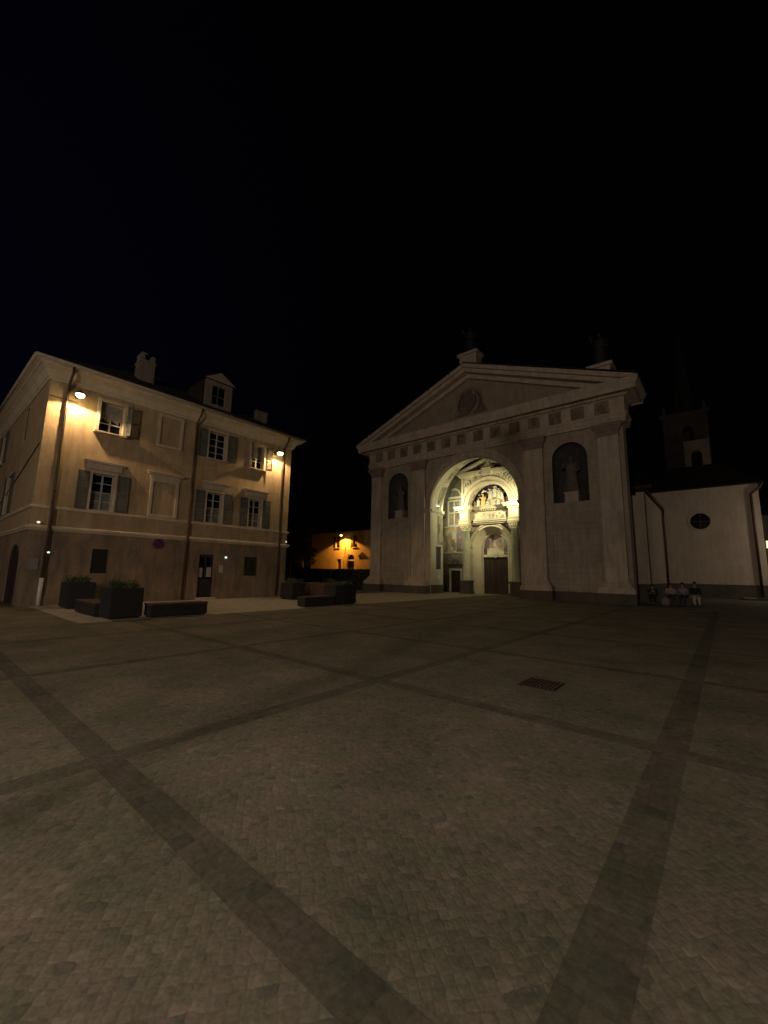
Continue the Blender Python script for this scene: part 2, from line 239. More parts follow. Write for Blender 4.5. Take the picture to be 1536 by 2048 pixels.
M = dict(
 ground=cobble_mat(),
 band_x=cobble_mat('dark_setts_across', 0.66, 0, 8.5),
 band_y=cobble_mat('dark_setts_along', 0.66, 0, 8.5),
 apron=slab_mat('pale_stone_paving', (0.44, 0.40, 0.35), (0.5, 0.46, 0.39), 0.9, 0.45),
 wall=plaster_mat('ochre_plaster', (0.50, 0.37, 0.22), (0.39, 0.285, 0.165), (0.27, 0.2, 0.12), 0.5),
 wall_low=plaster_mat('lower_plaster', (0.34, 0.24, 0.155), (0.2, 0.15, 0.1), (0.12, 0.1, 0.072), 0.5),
 trim=plaster_mat('cream_trim', (0.60, 0.51, 0.38), (0.50, 0.42, 0.31), (0.42, 0.35, 0.25), 0.2),
 cornice=plaster_mat('cream_cornice', (0.66, 0.58, 0.42), (0.56, 0.49, 0.34), (0.46, 0.40, 0.28), 0.2),
 roof=tile_mat('dark_roof_tiles', (0.028, 0.02, 0.017), (0.016, 0.012, 0.01), 'Y'),
 roof2=tile_mat('stone_roof_tiles', (0.022, 0.016, 0.013), (0.012, 0.009, 0.008), 'X'),
 shutter=mat('grey_green_shutter', (0.125, 0.135, 0.12), (0.085, 0.095, 0.09), 6, 0.7, 0.15),
 glass=mat('dark_glass', (0.008, 0.009, 0.013), (0.005, 0.006, 0.009), 2, 0.12, spec=0.15),
 sash=mat('white_sash', (0.5, 0.49, 0.44), (0.38, 0.37, 0.33), 5, 0.6),
 curtain=mat('grey_curtain', (0.32, 0.31, 0.29), (0.16, 0.155, 0.15), 3.2, 0.9, 0.3),
 door=mat('dark_plum_door', (0.05, 0.032, 0.04), (0.03, 0.02, 0.026), 4, 0.6, 0.2),
 pipe=mat('brown_pipe', (0.10, 0.065, 0.045), (0.06, 0.04, 0.03), 8, 0.5, 0.0, metal=0.4),
 white=mat('white_plastic', (0.75, 0.74, 0.7), (0.6, 0.58, 0.55), 4, 0.5),
 paper=mat('paper', (0.55, 0.5, 0.42), (0.42, 0.38, 0.31), 9, 0.8),
 redsign=mat('red_sign', (0.30, 0.05, 0.05), (0.22, 0.03, 0.035), 5, 0.4),
 bluesign=mat('blue_sign', (0.03, 0.05, 0.22), (0.03, 0.04, 0.17), 5, 0.4),
 grille=mat('green_grille', (0.065, 0.06, 0.042), (0.04, 0.04, 0.03), 10, 0.6),
 stone=plaster_mat('church_stone', (0.54, 0.455, 0.36), (0.43, 0.36, 0.28), (0.29, 0.25, 0.19), 0.4),
 stone_wall=ashlar(plaster_mat('church_plaster', (0.42, 0.36, 0.29), (0.33, 0.285, 0.225), (0.24, 0.205, 0.16), 0.4)),
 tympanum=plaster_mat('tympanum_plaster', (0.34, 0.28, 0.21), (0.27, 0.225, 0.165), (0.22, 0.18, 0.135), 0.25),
 chapel=plaster_mat('chapel_plaster', (0.60, 0.52, 0.41), (0.50, 0.43, 0.33), (0.42, 0.35, 0.27), 0.3),
 socle=plaster_mat('dark_socle', (0.12, 0.105, 0.08), (0.08, 0.072, 0.055), (0.06, 0.055, 0.04), 0.4),
 metope=fresco_mat('painted_metope', [(0.17,0.125,0.085),(0.22,0.17,0.12),(0.14,0.12,0.09),(0.25,0.2,0.14)], 3.5),
 capital=plaster_mat('capital_stone', (0.27, 0.195, 0.165), (0.2, 0.15, 0.125), (0.3, 0.22, 0.19), 0.4),
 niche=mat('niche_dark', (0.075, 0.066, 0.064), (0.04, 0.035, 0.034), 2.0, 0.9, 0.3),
 jamb=plaster_mat('atrium_plaster', (0.56, 0.53, 0.42), (0.47, 0.45, 0.35), (0.38, 0.36, 0.27), 0.2),
 grisaille=fresco_mat('grisaille', [(0.16,0.155,0.1),(0.3,0.29,0.21),(0.4,0.38,0.29),(0.22,0.2,0.14),(0.34,0.33,0.26)], 3.4),
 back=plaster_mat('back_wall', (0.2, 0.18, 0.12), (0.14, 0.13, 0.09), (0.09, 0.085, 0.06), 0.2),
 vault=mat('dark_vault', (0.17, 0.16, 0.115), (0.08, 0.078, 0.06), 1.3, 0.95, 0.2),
 portal=plaster_mat('portal_terracotta', (0.66, 0.60, 0.42), (0.58, 0.51, 0.34), (0.52, 0.44, 0.3), 0.25),
 portal_rose=plaster_mat('portal_rose', (0.55, 0.46, 0.31), (0.47, 0.39, 0.26), (0.4, 0.33, 0.22), 0.25),
 arabesque=fresco_mat('arabesque', [(0.3,0.27,0.18),(0.62,0.56,0.4),(0.5,0.45,0.31),(0.66,0.6,0.43)], 9.0),
 column=plaster_mat('green_marble', (0.55, 0.55, 0.38), (0.42, 0.43, 0.3), (0.3, 0.32, 0.22), 0.15),
 night=mat('starry_blue', (0.02, 0.015, 0.05), (0.08, 0.02, 0.05), 5, 0.9),
 fresco1=fresco_mat('lunette_fresco', [(0.14,0.1,0.12),(0.5,0.34,0.26),(0.24,0.34,0.38),(0.5,0.46,0.34),(0.22,0.15,0.16),(0.42,0.3,0.26)], 4.2),
 fresco2=fresco_mat('ochre_fresco', [(0.55,0.52,0.41),(0.42,0.3,0.15),(0.28,0.24,0.18),(0.6,0.56,0.46),(0.42,0.35,0.22),(0.24,0.2,0.16),(0.5,0.45,0.36)], 4.2),
 fresco3=fresco_mat('red_fresco', [(0.38,0.12,0.09),(0.3,0.17,0.14),(0.2,0.19,0.2),(0.45,0.33,0.25),(0.18,0.14,0.14)], 4.0),
 fresco4=fresco_mat('dim_fresco', [(0.2,0.17,0.12),(0.26,0.23,0.16),(0.15,0.13,0.1),(0.23,0.16,0.12)], 2.0),
 spandrel=fresco_mat('spandrel_fresco', [(0.12,0.07,0.06),(0.3,0.18,0.13),(0.4,0.33,0.23),(0.18,0.13,0.12),(0.5,0.44,0.32)], 4.5),
 wood=mat('church_door_wood', (0.042, 0.022, 0.013), (0.024, 0.013, 0.009), 3, 0.55, 0.3, stretch=(3,3,0.6)),
 statue=mat('statue_stone', (0.16, 0.135, 0.11), (0.1, 0.085, 0.07), 4, 0.85, 0.3),
 terra=mat('painted_terracotta', (0.6, 0.54, 0.38), (0.42, 0.37, 0.26), 3, 0.8, 0.2),
 terra_rose=mat('rose_terracotta', (0.58, 0.28, 0.2), (0.45, 0.3, 0.2), 2, 0.8, 0.2),
 terra_white=mat('white_terracotta', (0.58, 0.57, 0.5), (0.45, 0.45, 0.4), 3, 0.8, 0.2),
 terra_gold=mat('gold_terracotta', (0.62, 0.45, 0.14), (0.5, 0.4, 0.2), 3, 0.8, 0.2),
 corten=mat('rusty_steel', (0.11, 0.055, 0.035), (0.06, 0.034, 0.025), 5, 0.75, 0.2),
 darksteel=mat('dark_steel', (0.028, 0.027, 0.03), (0.018, 0.018, 0.02), 4, 0.6, 0.1),
 soil=mat('soil', (0.03, 0.025, 0.02), (0.015, 0.012, 0.01), 8, 0.95),
 leaf=mat('planter_leaves', (0.07, 0.11, 0.035), (0.03, 0.055, 0.02), 9, 0.6),
 leaf_dark=mat('dark_leaves', (0.05, 0.065, 0.035), (0.02, 0.03, 0.018), 3, 0.7),
 bark=mat('bark', (0.09, 0.07, 0.05), (0.05, 0.04, 0.03), 6, 0.9, 0.5),
 farwall=plaster_mat('far_house_plaster', (0.60, 0.46, 0.3), (0.5, 0.38, 0.24), (0.4, 0.3, 0.19)),
 tower=plaster_mat('tower_stone', (0.10, 0.08, 0.068), (0.065, 0.052, 0.046), (0.05, 0.04, 0.035), 0.4),
 chimney=plaster_mat('chimney_plaster', (0.25, 0.21, 0.17), (0.19, 0.16, 0.125), (0.14, 0.12, 0.09), 0.4),
 unlit_tone=mat('dark_unlit_tone', (0.02, 0.018, 0.018), (0.012, 0.011, 0.011), 4, 0.7, 0.3),  # near-black tone stands in for lamplight missing the roof statues and spire
 gutter=mat('pale_gutter', (0.42, 0.36, 0.26), (0.3, 0.25, 0.18), 5, 0.6),
 inner=mat('inner_shutter', (0.2, 0.21, 0.19), (0.14, 0.15, 0.135), 5, 0.7),
 lampmetal=mat('lamp_metal', (0.05, 0.045, 0.04), (0.03, 0.028, 0.025), 5, 0.45, metal=0.6),
 bulb=mat('lamp_glass', (0.9, 0.85, 0.7), (0.9, 0.85, 0.7), 1, 0.4, emit=(1.0, 0.74, 0.32), estr=45),
 bulb2=mat('spot_glass', (0.9, 0.9, 0.8), (0.9, 0.9, 0.8), 1, 0.4, emit=(1.0, 0.95, 0.7), estr=9),
 bulb3=mat('sodium_glass', (0.9, 0.7, 0.4), (0.9, 0.7, 0.4), 1, 0.4, emit=(1.0, 0.66, 0.2), estr=14),
 led=mat('small_lamp_glass', (0.8, 0.9, 0.9), (0.8, 0.9, 0.9), 1, 0.4, emit=(0.75, 0.95, 0.9), estr=1.2),
 led_warm=mat('warm_lamp_glass', (0.9, 0.85, 0.75), (0.9, 0.85, 0.75), 1, 0.4, emit=(1, 0.86, 0.68), estr=1.0),
 skin=mat('skin', (0.42, 0.26, 0.19), (0.36, 0.22, 0.16), 5, 0.6),
 hair=mat('dark_hair', (0.02, 0.015, 0.012), (0.012, 0.01, 0.008), 9, 0.6),
 c_black=mat('black_cloth', (0.018, 0.018, 0.022), (0.012, 0.012, 0.014), 9, 0.9, 0.3),
 c_cream=mat('cream_cloth', (0.52, 0.46, 0.33), (0.4, 0.35, 0.25), 6, 0.9, 0.3),
 c_grey=mat('grey_cloth', (0.26, 0.24, 0.26), (0.19, 0.18, 0.2), 6, 0.9, 0.3),
 c_navy=mat('navy_cloth', (0.03, 0.04, 0.08), (0.02, 0.025, 0.05), 6, 0.9, 0.3),
 c_pink=mat('pale_pink_cloth', (0.48, 0.36, 0.3), (0.38, 0.28, 0.23), 6, 0.9, 0.3),
 c_brown=mat('brown_cloth', (0.07, 0.05, 0.04), (0.05, 0.035, 0.03), 6, 0.9, 0.3),
)

# ------------------------------------------------------------------ mesh builder
def world_id(a, b, c): return (a, b, c)
def house_map(a, b, c): return (-22.0+c, a, b)          # a = along Y, b = height, c = out of the wall
def church_map(a, b, c): return (a, 28.2-c, b)          # a = X, b = height, c = out towards the square
def ymap(Y): return lambda a, b, c: (a, Y-c, b)
def xmap(X, s=1): return lambda a, b, c: (X+s*c, a, b)

class MB:
    def __init__(s, T=world_id): s.bm = bmesh.new(); s.T = T
    def v(s, a, b, c): return s.bm.verts.new(s.T(a, b, c))
    def face(s, vs):
        try: return s.bm.faces.new(vs)
        except ValueError: return None
    def box(s, a0, a1, b0, b1, c0, c1):
        p = [s.v(a, b, c) for c in (c0, c1) for b in (b0, b1) for a in (a0, a1)]
        for q in ((0,1,3,2),(4,6,7,5),(0,4,5,1),(2,3,7,6),(0,2,6,4),(1,5,7,3)): s.face([p[i] for i in q])
        return s
    def frustum(s, lo, hi, z0, z1):
        """world boxes: lo/hi = (x0,x1,y0,y1)"""
        p = [s.v(x, y, z) for (x0, x1, y0, y1, z) in ((*lo, z0), (*hi, z1)) for (x, y) in ((x0,y0),(x1,y0),(x1,y1),(x0,y1))]
        for q in ((3,2,1,0),(4,5,6,7),(0,1,5,4),(1,2,6,5),(2,3,7,6),(3,0,4,7)): s.face([p[i] for i in q])
        return s
    def prism(s, poly, c0, c1):
        A = [s.v(a, b, c0) for a, b in poly]; B = [s.v(a, b, c1) for a, b in poly]; n = len(poly)
        s.face(A[::-1]); s.face(B)
        for i in range(n): s.face([A[i], A[(i+1) % n], B[(i+1) % n], B[i]])
        return s
    def holed(s, outer, holes, c0, c1):
        loops = [outer]+holes
        flat = [p for l in loops for p in l]
        tris = tessellate_polygon([[Vector((p[0], p[1], 0)) for p in l] for l in loops])
        for c in (c0, c1):
            vs = [s.v(a, b, c) for a, b in flat]
            for t in tris: s.face([vs[i] for i in t])
            if c == c0: V0 = vs
            else: V1 = vs
        k = 0
        for l in loops:
            n = len(l)
            for i in range(n):
                s.face([V0[k+i], V0[k+(i+1) % n], V1[k+(i+1) % n], V1[k+i]])
            k += n
        return s
    def band(s, ca, cb, r0, r1, t0, t1, c0, c1, n=32, sa=1.0):
        """arched band between radii, angles in degrees"""
        P = []
        for i in range(n+1):
            t = R(t0+(t1-t0)*i/n)
            P.append([s.v(ca+rr*math.cos(t)*sa, cb+rr*math.sin(t), c) for rr, c in ((r0,c0),(r1,c0),(r1,c1),(r0,c1))])
        for i in range(n):
            for k in range(4): s.face([P[i][k], P[i][(k+1) % 4], P[i+1][(k+1) % 4], P[i+1][k]])
        s.face(P[0]); s.face(P[-1][::-1])
        return s
    def cone_band(s, ca, cb, r0, c0, r1, c1, t0=0, t1=180, n=32):
        a = []; b = []
        for i in range(n+1):
            t = R(t0+(t1-t0)*i/n)
            a.append(s.v(ca+r0*math.cos(t), cb+r0*math.sin(t), c0)); b.append(s.v(ca+r1*math.cos(t), cb+r1*math.sin(t), c1))
        for i in range(n): s.face([a[i], a[i+1], b[i+1], b[i]])
        return s
    def ring(s, x0, x1, y0, y1, prof):
        """moulding round a rectangular block; prof = closed list of (offset, z)"""
        L = []
        for o, z in prof:
            L.append([s.bm.verts.new(p) for p in ((x0-o, y0-o, z), (x1+o, y0-o, z), (x1+o, y1+o, z), (x0-o, y1+o, z))])
        n = len(prof)
        for i in range(n):
            for k in range(4): s.face([L[i][k], L[i][(k+1) % 4], L[(i+1) % n][(k+1) % 4], L[(i+1) % n][k]])
        return s
    def lathe(s, x, y, prof, n=20, sx=1, sy=1):
        L = [[s.bm.verts.new((x+rr*sx*math.cos(2*PI*k/n), y+rr*sy*math.sin(2*PI*k/n), z)) for k in range(n)] for rr, z in prof]
        for i in range(len(L)-1):
            for k in range(n): s.face([L[i][k], L[i][(k+1) % n], L[i+1][(k+1) % n], L[i+1][k]])
        s.face(L[0][::-1]); s.face(L[-1])
        return s
    def tube(s, pts, rad, n=8):
        pts = [Vector(p) for p in pts]; L = []
        for i, p in enumerate(pts):
            d = (pts[min(i+1, len(pts)-1)]-pts[max(i-1, 0)]).normalized()
            a = d.orthogonal().normalized() if i == 0 else (a-d*a.dot(d)).normalized()
            b = d.cross(a)
            rr = rad[i] if isinstance(rad, (list, tuple)) else rad
            L.append([s.bm.verts.new(p+a*rr*math.cos(2*PI*k/n)+b*rr*math.sin(2*PI*k/n)) for k in range(n)])
        for i in range(len(L)-1):
            for k in range(n): s.face([L[i][k], L[i][(k+1) % n], L[i+1][(k+1) % n], L[i+1][k]])
        s.face(L[0][::-1]); s.face(L[-1])
        return s
    def ball(s, c, rx, ry=None, rz=None, n=12, m=8):
        ry = ry or rx; rz = rz or rx
        L = []
        for i in range(1, m):
            t = PI*i/m
            L.append([s.bm.verts.new((c[0]+rx*math.sin(t)*math.cos(2*PI*k/n), c[1]+ry*math.sin(t)*math.sin(2*PI*k/n), c[2]-rz*math.cos(t))) for k in range(n)])
        a = s.bm.verts.new((c[0], c[1], c[2]-rz)); b = s.bm.verts.new((c[0], c[1], c[2]+rz))
        for k in range(n):
            s.face([a, L[0][(k+1) % n], L[0][k]]); s.face([b, L[-1][k], L[-1][(k+1) % n]])
            for i in range(len(L)-1): s.face([L[i][k], L[i][(k+1) % n], L[i+1][(k+1) % n], L[i+1][k]])
        return s
    def build(s, name, m, parent=None, smooth=False, bevel=0, loc=None, recalc=True):
        if recalc: bmesh.ops.recalc_face_normals(s.bm, faces=s.bm.faces)
        o0 = Vector((0, 0, 0)) if loc is None else Vector(loc)
        if parent: o0 = Vector(parent['_org'])
        for v in s.bm.verts: v.co -= o0
        me = bpy.data.meshes.new(name); s.bm.to_mesh(me); s.bm.free()
        if smooth:
            for p in me.polygons: p.use_smooth = True
        me.materials.append(M[m] if isinstance(m, str) else m)
        o = bpy.data.objects.new(name, me); COL.objects.link(o)
        if parent: o.parent = parent
        else: o.location = o0
        o['_org'] = list(o0)
        if bevel:
            bv = o.modifiers.new('bevel', 'BEVEL'); bv.width = bevel; bv.segments = 2; bv.limit_method = 'ANGLE'
        return o
def tag(o, label=None, cat=None, group=None, kind=None):
    if label: o['label'] = label
    if cat: o['category'] = cat
    if group: o['group'] = group
    if kind: o['kind'] = kind
    return o
def thing(name, loc, label, cat, group=None):
    o = bpy.data.objects.new(name, None); COL.objects.link(o); o.location = loc; o.empty_display_size = 0.2
    o['_org'] = list(loc)
    return tag(o, label, cat, group)
def rect(a0, a1, b0, b1): return [(a0, b0), (a1, b0), (a1, b1), (a0, b1)]
def arch_loop(ca, hw, b0, bs, n=20, r=None):
    r = r or hw
    return [(ca-hw, b0), (ca+hw, b0)]+[(ca+hw*math.cos(PI*i/n), bs+r*math.sin(PI*i/n)) for i in range(n+1)]

# ================================================================== GROUND
mb = MB(); v = [mb.v(*p) for p in ((-160,-60,0),(120,-60,0),(120,200,0),(-160,200,0))]; mb.face(v)
tag(mb.build('ground', 'ground'), 'square paved with small brown cobblestones', 'ground', kind='structure')
def sheet(name, x0, x1, y0, y1, z, m, label, cat):
    mb = MB(); mb.face([mb.v(x0,y0,z), mb.v(x1,y0,z), mb.v(x1,y1,z), mb.v(x0,y1,z)])
    return tag(mb.build(name, m), label, cat, kind='structure')
sheet('pavement', -21.95, -14.45, 3.55, 40, 0.004, 'apron', 'pale stone slabs along the foot of the ochre house', 'pavement')
mb = MB()
for X, hw in ((-0.53, 0.13), (-4.16, 0.12), (-8.05, 0.12), (-11.75, 0.11), (3.2, 0.12), (6.9, 0.12)):
    mb.face([mb.v(X-hw,-20,0.0012), mb.v(X+hw,-20,0.0012), mb.v(X+hw,27.0,0.0012), mb.v(X-hw,27.0,0.0012)])
tag(mb.build('pavement_bands', 'band_y'), 'dark stone bands running across the square towards the church', 'pavement', kind='structure')
mb = MB()
for Y, hw in ((1.33, 0.11), (4.84, 0.12), (8.25, 0.11), (11.8, 0.12), (15.3, 0.12), (18.9, 0.12), (22.5, 0.12), (-2.2, 0.12)):
    mb.face([mb.v(-14.4,Y-hw,0.0024), mb.v(14,Y-hw,0.0024), mb.v(14,Y+hw,0.0024), mb.v(-14.4,Y+hw,0.0024)])
tag(mb.build('pavement_bands', 'band_x'), 'dark stone bands crossing the square parallel to the church front', 'pavement', kind='structure')
# drain grate
t = thing('drain_grate', (-2.24, 6.35, 0.008), 'dark iron drain grate set in the cobbles on the right of the square', 'grate')
mb = MB(); mb.box(-2.5,-1.98,6.1,6.62,0.004,0.012); mb.build('pit_plate', 'soil', t)
mb = MB()
for i in range(9): mb.box(-2.48+i*0.058,-2.45+i*0.058,6.12,6.60,0.0145,0.026)
mb.build('bars', 'corten', t)

# ================================================================== OCHRE HOUSE
H = thing('ochre_house', (-22, 3.25, 0), 'three-storey ochre plastered house with shutters and a hipped roof on the left', 'house')
y0, y1, xb = 3.25, 16.2, -36.0
def win_hole(c, hw, b0, b1): return rect(c-hw, c+hw, b0, b1)
holes = [win_hole(5.66,0.5,7.95,9.42), win_hole(11.0,0.52,7.92,9.5), win_hole(13.65,0.42,7.92,9.4),
         win_hole(5.65,0.45,4.24,5.95), win_hole(11.08,0.46,4.24,5.95), win_hole(13.7,0.42,4.24,5.95)]
lowholes = [rect(5.56,6.2,1.36,2.46), rect(10.5,11.36,0.0,2.44), rect(13.23,14.1,1.3,2.42)]
lo = rect(y0, y1, 3.24, 10.4)
mb = MB(house_map); mb.holed(lo, holes, -0.4, 0.0); mb.build('upper_wall', 'wall', H)
# lower front: the door opening reaches the ground
mb = MB(house_map)
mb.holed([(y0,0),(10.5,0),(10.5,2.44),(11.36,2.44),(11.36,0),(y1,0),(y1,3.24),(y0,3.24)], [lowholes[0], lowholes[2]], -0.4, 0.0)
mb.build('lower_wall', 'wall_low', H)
# end wall facing the camera side
eholes = [rect(-29.6,-28.3,4.3,6.4), rect(-26.9,-26.3,7.9,9.6), rect(-33.9,-32.8,7.7,9.6)]
mb = MB(ymap(3.25)); mb.holed(rect(xb,-22.4,3.24,10.4), eholes, -0.4, 0.0); mb.build('end_wall', 'wall', H)
mb = MB(ymap(3.25))
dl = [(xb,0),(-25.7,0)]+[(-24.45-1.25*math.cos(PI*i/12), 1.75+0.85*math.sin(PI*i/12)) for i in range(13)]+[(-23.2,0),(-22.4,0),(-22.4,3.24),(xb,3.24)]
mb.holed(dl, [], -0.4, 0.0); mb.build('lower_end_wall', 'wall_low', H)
mb = MB(); mb.box(xb,xb+0.4,y0+0.4,y1,0,10.4); mb.box(xb+0.4,-22.4,y1-0.4,y1,0,10.4)
mb.box(-35.5,-22.5,3.8,15.7,-0.01,0.003); mb.build('rear_walls', 'wall', H)
MB().box(xb+0.5,-22.5,y0+0.5,y1-0.5,3.2,3.3).build('floor', 'soil', H)
mb = MB(); mb.box(xb+0.5,-22.5,y0+0.5,y1-0.5,10.2,10.3); mb.build('floor', 'soil', H)
# mouldings
mb = MB(); mb.ring(xb,-22,y0,y1,[(-0.05,3.13),(0.06,3.13),(0.10,3.2),(0.14,3.22),(0.14,3.31),(0.05,3.35),(-0.05,3.35)]); mb.build('string_course', 'trim', H)
mb = MB(); mb.ring(xb,-22,y0,y1,[(-0.05,4.06),(0.05,4.06),(0.09,4.1),(0.09,4.19),(-0.05,4.22)]); mb.build('string_course', 'trim', H)
mb = MB(); mb.ring(xb,-22,y0,y1,[(-0.05,9.78),(0.05,9.78),(0.08,9.86),(0.14,9.9),(0.16,10.0),(0.26,10.14),(0.42,10.24),(0.5,10.26),(0.5,10.34),(0.6,10.36),(0.62,10.44),(-0.05,10.44)])
mb.build('cornice', 'cornice', H)
mb = MB(); mb.ring(xb,-22,y0,y1,[(0.0,0.0),(0.045,0.0),(0.045,0.42),(0.0,0.45)]); 
mb2 = MB(house_map)
for a0, a1 in ((y0-0.045,10.48),(11.38,y1+0.045)): mb2.box(a0,a1,0,0.42,0.002,0.05)
mb.bm.free(); mb2.build('plinth', 'wall_low', H)
# gutter and roof
mb = MB(); g = 0.66
mb.tube([(-22+g,y0-g,10.46),(-22+g,y1+g,10.46)],0.085,10); mb.tube([(xb-g,y0-g,10.46),(-22+g,y0-g,10.46)],0.085,10)
mb.build('gutter', 'gutter', H, smooth=True)
mb = MB(); e = 0.62; z0 = 10.5; ridge_x = (-22+xb)/2; dy = (y1-y0)/2
zt = z0+0.56*(dy+e)
A = [(-22+e,y0-e),(-22+e,y1+e),(xb-e,y1+e),(xb-e,y0-e)]
for dz, st in ((0,1),(-0.07,0)):
    q = [mb.v(x,y,z0+dz) for x,y in A]; rA = mb.v(-22-dy, (y0+y1)/2, zt+dz); rB = mb.v(xb+dy, (y0+y1)/2, zt+dz)
    mb.face([q[0],q[1],rA]); mb.face([q[1],q[2],rB,rA]); mb.face([q[2],q[3],rB]); mb.face([q[3],q[0],rA,rB])
    if st: q0 = q
    else:
        for i in range(4): mb.face([q0[i],q0[(i+1)%4],q[(i+1)%4],q[i]])
roof = mb.build('roof', 'roof', H)
def roof_z(x): return z0+0.56*(-22+e-x)
# chimneys
mb = MB(); mb.box(-24.9,-24.1,7.25,8.0,roof_z(-24.1)-0.3,13.3); mb.box(-24.94,-24.06,7.21,8.04,13.1,13.2)
for yy in (7.27,7.8): mb.box(-24.88,-24.12,yy,yy+0.18,13.3,13.62)
mb.box(-24.88,-24.12,7.27,7.55,13.62,13.7)
mb.build('chimney', 'chimney', roof)
mb = MB(); mb.box(-24.4,-23.8,14.95,15.3,roof_z(-23.8)-0.3,12.5); mb.box(-24.45,-23.75,14.88,15.37,12.5,12.58); mb.box(-24.25,-23.95,14.55,14.92,roof_z(-23.8)-0.3,12.65)
mb.build('chimney', 'chimney', roof)
# dormer
dz0 = roof_z(-22.9)-0.15
T = xmap(-22.9)
mb = MB(T); mb.holed([(10.42,dz0),(12.12,dz0),(12.12,13.0),(10.42,13.0)], [rect(10.85,11.68,11.55,12.72)], -0.12, 0.0)
D = mb.build('dormer', 'chimney', H)
mb = MB(T); mb.box(10.44,12.1,dz0,12.99,-2.6,-0.33); mb.build('dormer_cheeks', 'roof', D)
mb = MB(T); mb.prism([(10.22,13.0),(12.32,13.0),(11.27,13.66)],-3.2,0.12); mb.build('dormer_roof', 'roof', D)
mb = MB(T); mb.prism([(10.3,13.005),(12.24,13.005),(11.27,13.6)],0.121,0.15); mb.build('dormer_gable', 'tympanum', D)
mb = MB(T); mb.box(10.85,11.68,11.55,12.72,-0.3,-0.26); mb.build('dormer_pane', 'glass', D)
mb = MB(T); mb.box(11.24,11.29,11.55,12.72,-0.16,-0.12); mb.box(10.85,11.68,12.1,12.15,-0.16,-0.12); mb.build('dormer_frame', 'shutter', D)

def shutter(T, parent, a0, a1, b0, b1, m='shutter', swing=0.0, hinge='l'):
    """louvred shutter; swing in degrees away from the wall, hinge side nearest the window"""
    h0 = a0 if hinge == 'l' else a1; sw = R(swing); wd = a1-a0; sg = 1 if hinge == 'l' else -1
    TT = lambda a, b, c: T(h0+sg*(a*math.cos(sw)-c*math.sin(sw)), b, 0.02+a*math.sin(sw)+c*math.cos(sw))
    mb = MB(TT)
    mb.box(0,0.06,b0,b1,0,0.045); mb.box(wd-0.06,wd,b0,b1,0,0.045)
    mid = (b0+b1)/2
    for z in (b0, mid-0.04, b1-0.08): mb.box(0.06,wd-0.06,z,z+0.08,0.001,0.044)
    k = int((b1-b0)/0.09)
    for i in range(k):
        z = b0+0.09+i*(b1-b0-0.16)/k
        mb.box(0.055,wd-0.055,z,z+0.05,0.008+0.012*(i%2),0.03)
    return mb.build('shutter', m, parent)
def window(T, parent, c, hw, b0, b1, shl=None, shr=None, surround=True, sill=True, proj=0.05, half=0.55, curtain=False, swl=0, swr=0, top_arch=False):
    mb = MB(T)
    s = 0.12
    mb.holed(rect(c-hw-s,c+hw+s,b0-0.02,b1+s), [rect(c-hw+0.002,c+hw-0.002,b0,b1-0.002)], 0.002, proj)
    wn = mb.build('window', 'trim', parent)
    mb = MB(T); fr = 0.05
    mb.holed(rect(c-hw,c+hw,b0,b1), [rect(c-hw+fr,c-0.035,b0+fr,b1-fr), rect(c+0.035,c+hw-fr,b0+fr,b1-fr)], -0.2, -0.14)
    n = 4 if b1-b0 > 1.5 else 3
    for i in range(1, n):
        z = b0+(b1-b0)*i/n; mb.box(c-hw+fr,c-0.036,z-0.02,z+0.02,-0.19,-0.15); mb.box(c+0.036,c+hw-fr,z-0.02,z+0.02,-0.19,-0.15)
    mb.build('frame', 'sash', wn)
    mb = MB(T); mb.box(c-hw,c+hw,b0,b1,-0.23,-0.215); mb.build('pane', 'glass', wn)
    if b1-b0 > 1.6:
        mb = MB(T); mb.box(c-hw+fr,c-0.036,b0+fr,b0+(b1-b0)*0.5-0.02,-0.213,-0.192); mb.build('inner_shutter', 'inner', wn)
        mb = MB(T); mb.box(c+0.036,c+hw-fr,b0+fr,b0+(b1-b0)*0.5-0.02,-0.213,-0.192); mb.build('inner_shutter', 'inner', wn)
    if sill: mb = MB(T); mb.box(c-hw-0.16,c+hw+0.16,b0-0.08,b0-0.022,0.0,proj+0.14); mb.build('sill', 'trim', wn)
    if curtain:
        mb = MB(T)
        for i in range(10): mb.box(c-hw+0.06+i*0.088,c-hw+0.14+i*0.088,b0+0.55+0.05*((i*7)%4),b1-0.06,-0.135+0.012*(i%2),-0.12+0.012*(i%2))
        mb.build('curtain', 'curtain', wn)
    if shl: shutter(T, wn, c-hw-s-shl, c-hw-s+0.02, b0, b1+0.04, swing=swl, hinge='r')
    if shr: shutter(T, wn, c+hw+s-0.02, c+hw+s+shr, b0, b1+0.04, swing=swr, hinge='l')
    return wn
HM = house_map
window(HM, H, 5.66, 0.5, 7.95, 9.42, shr=0.52, proj=0.16, curtain=True, swr=76)
window(HM, H, 11.0, 0.52, 7.92, 9.5, shl=0.5, shr=0.5, swl=4, swr=4)
window(HM, H, 13.65, 0.42, 7.92, 9.4, shl=0.5, shr=0.45, swl=74, swr=30, proj=0.1, curtain=True)
def hood(parent, c, hw, b):
    mb = MB(HM); mb.box(c-hw,c+hw,b,b+0.07,0.001,0.24); mb.box(c-hw+0.06,c+hw-0.06,b-0.07,b-0.001,0.001,0.17); mb.box(c-hw+0.16,c+hw-0.16,b-0.34,b-0.071,0.001,0.05)
    return mb.build('hood', 'trim', parent)
for c, hw, sl, sr in ((5.65,0.45,0.44,0.5),(11.08,0.46,0.52,0.48),(13.7,0.42,0.5,0.5)):
    wn = window(HM, H, c, hw, 4.24, 5.95, shl=sl, shr=sr, sill=False, swl=3, swr=3); hood(wn, c, 0.86, 6.47)
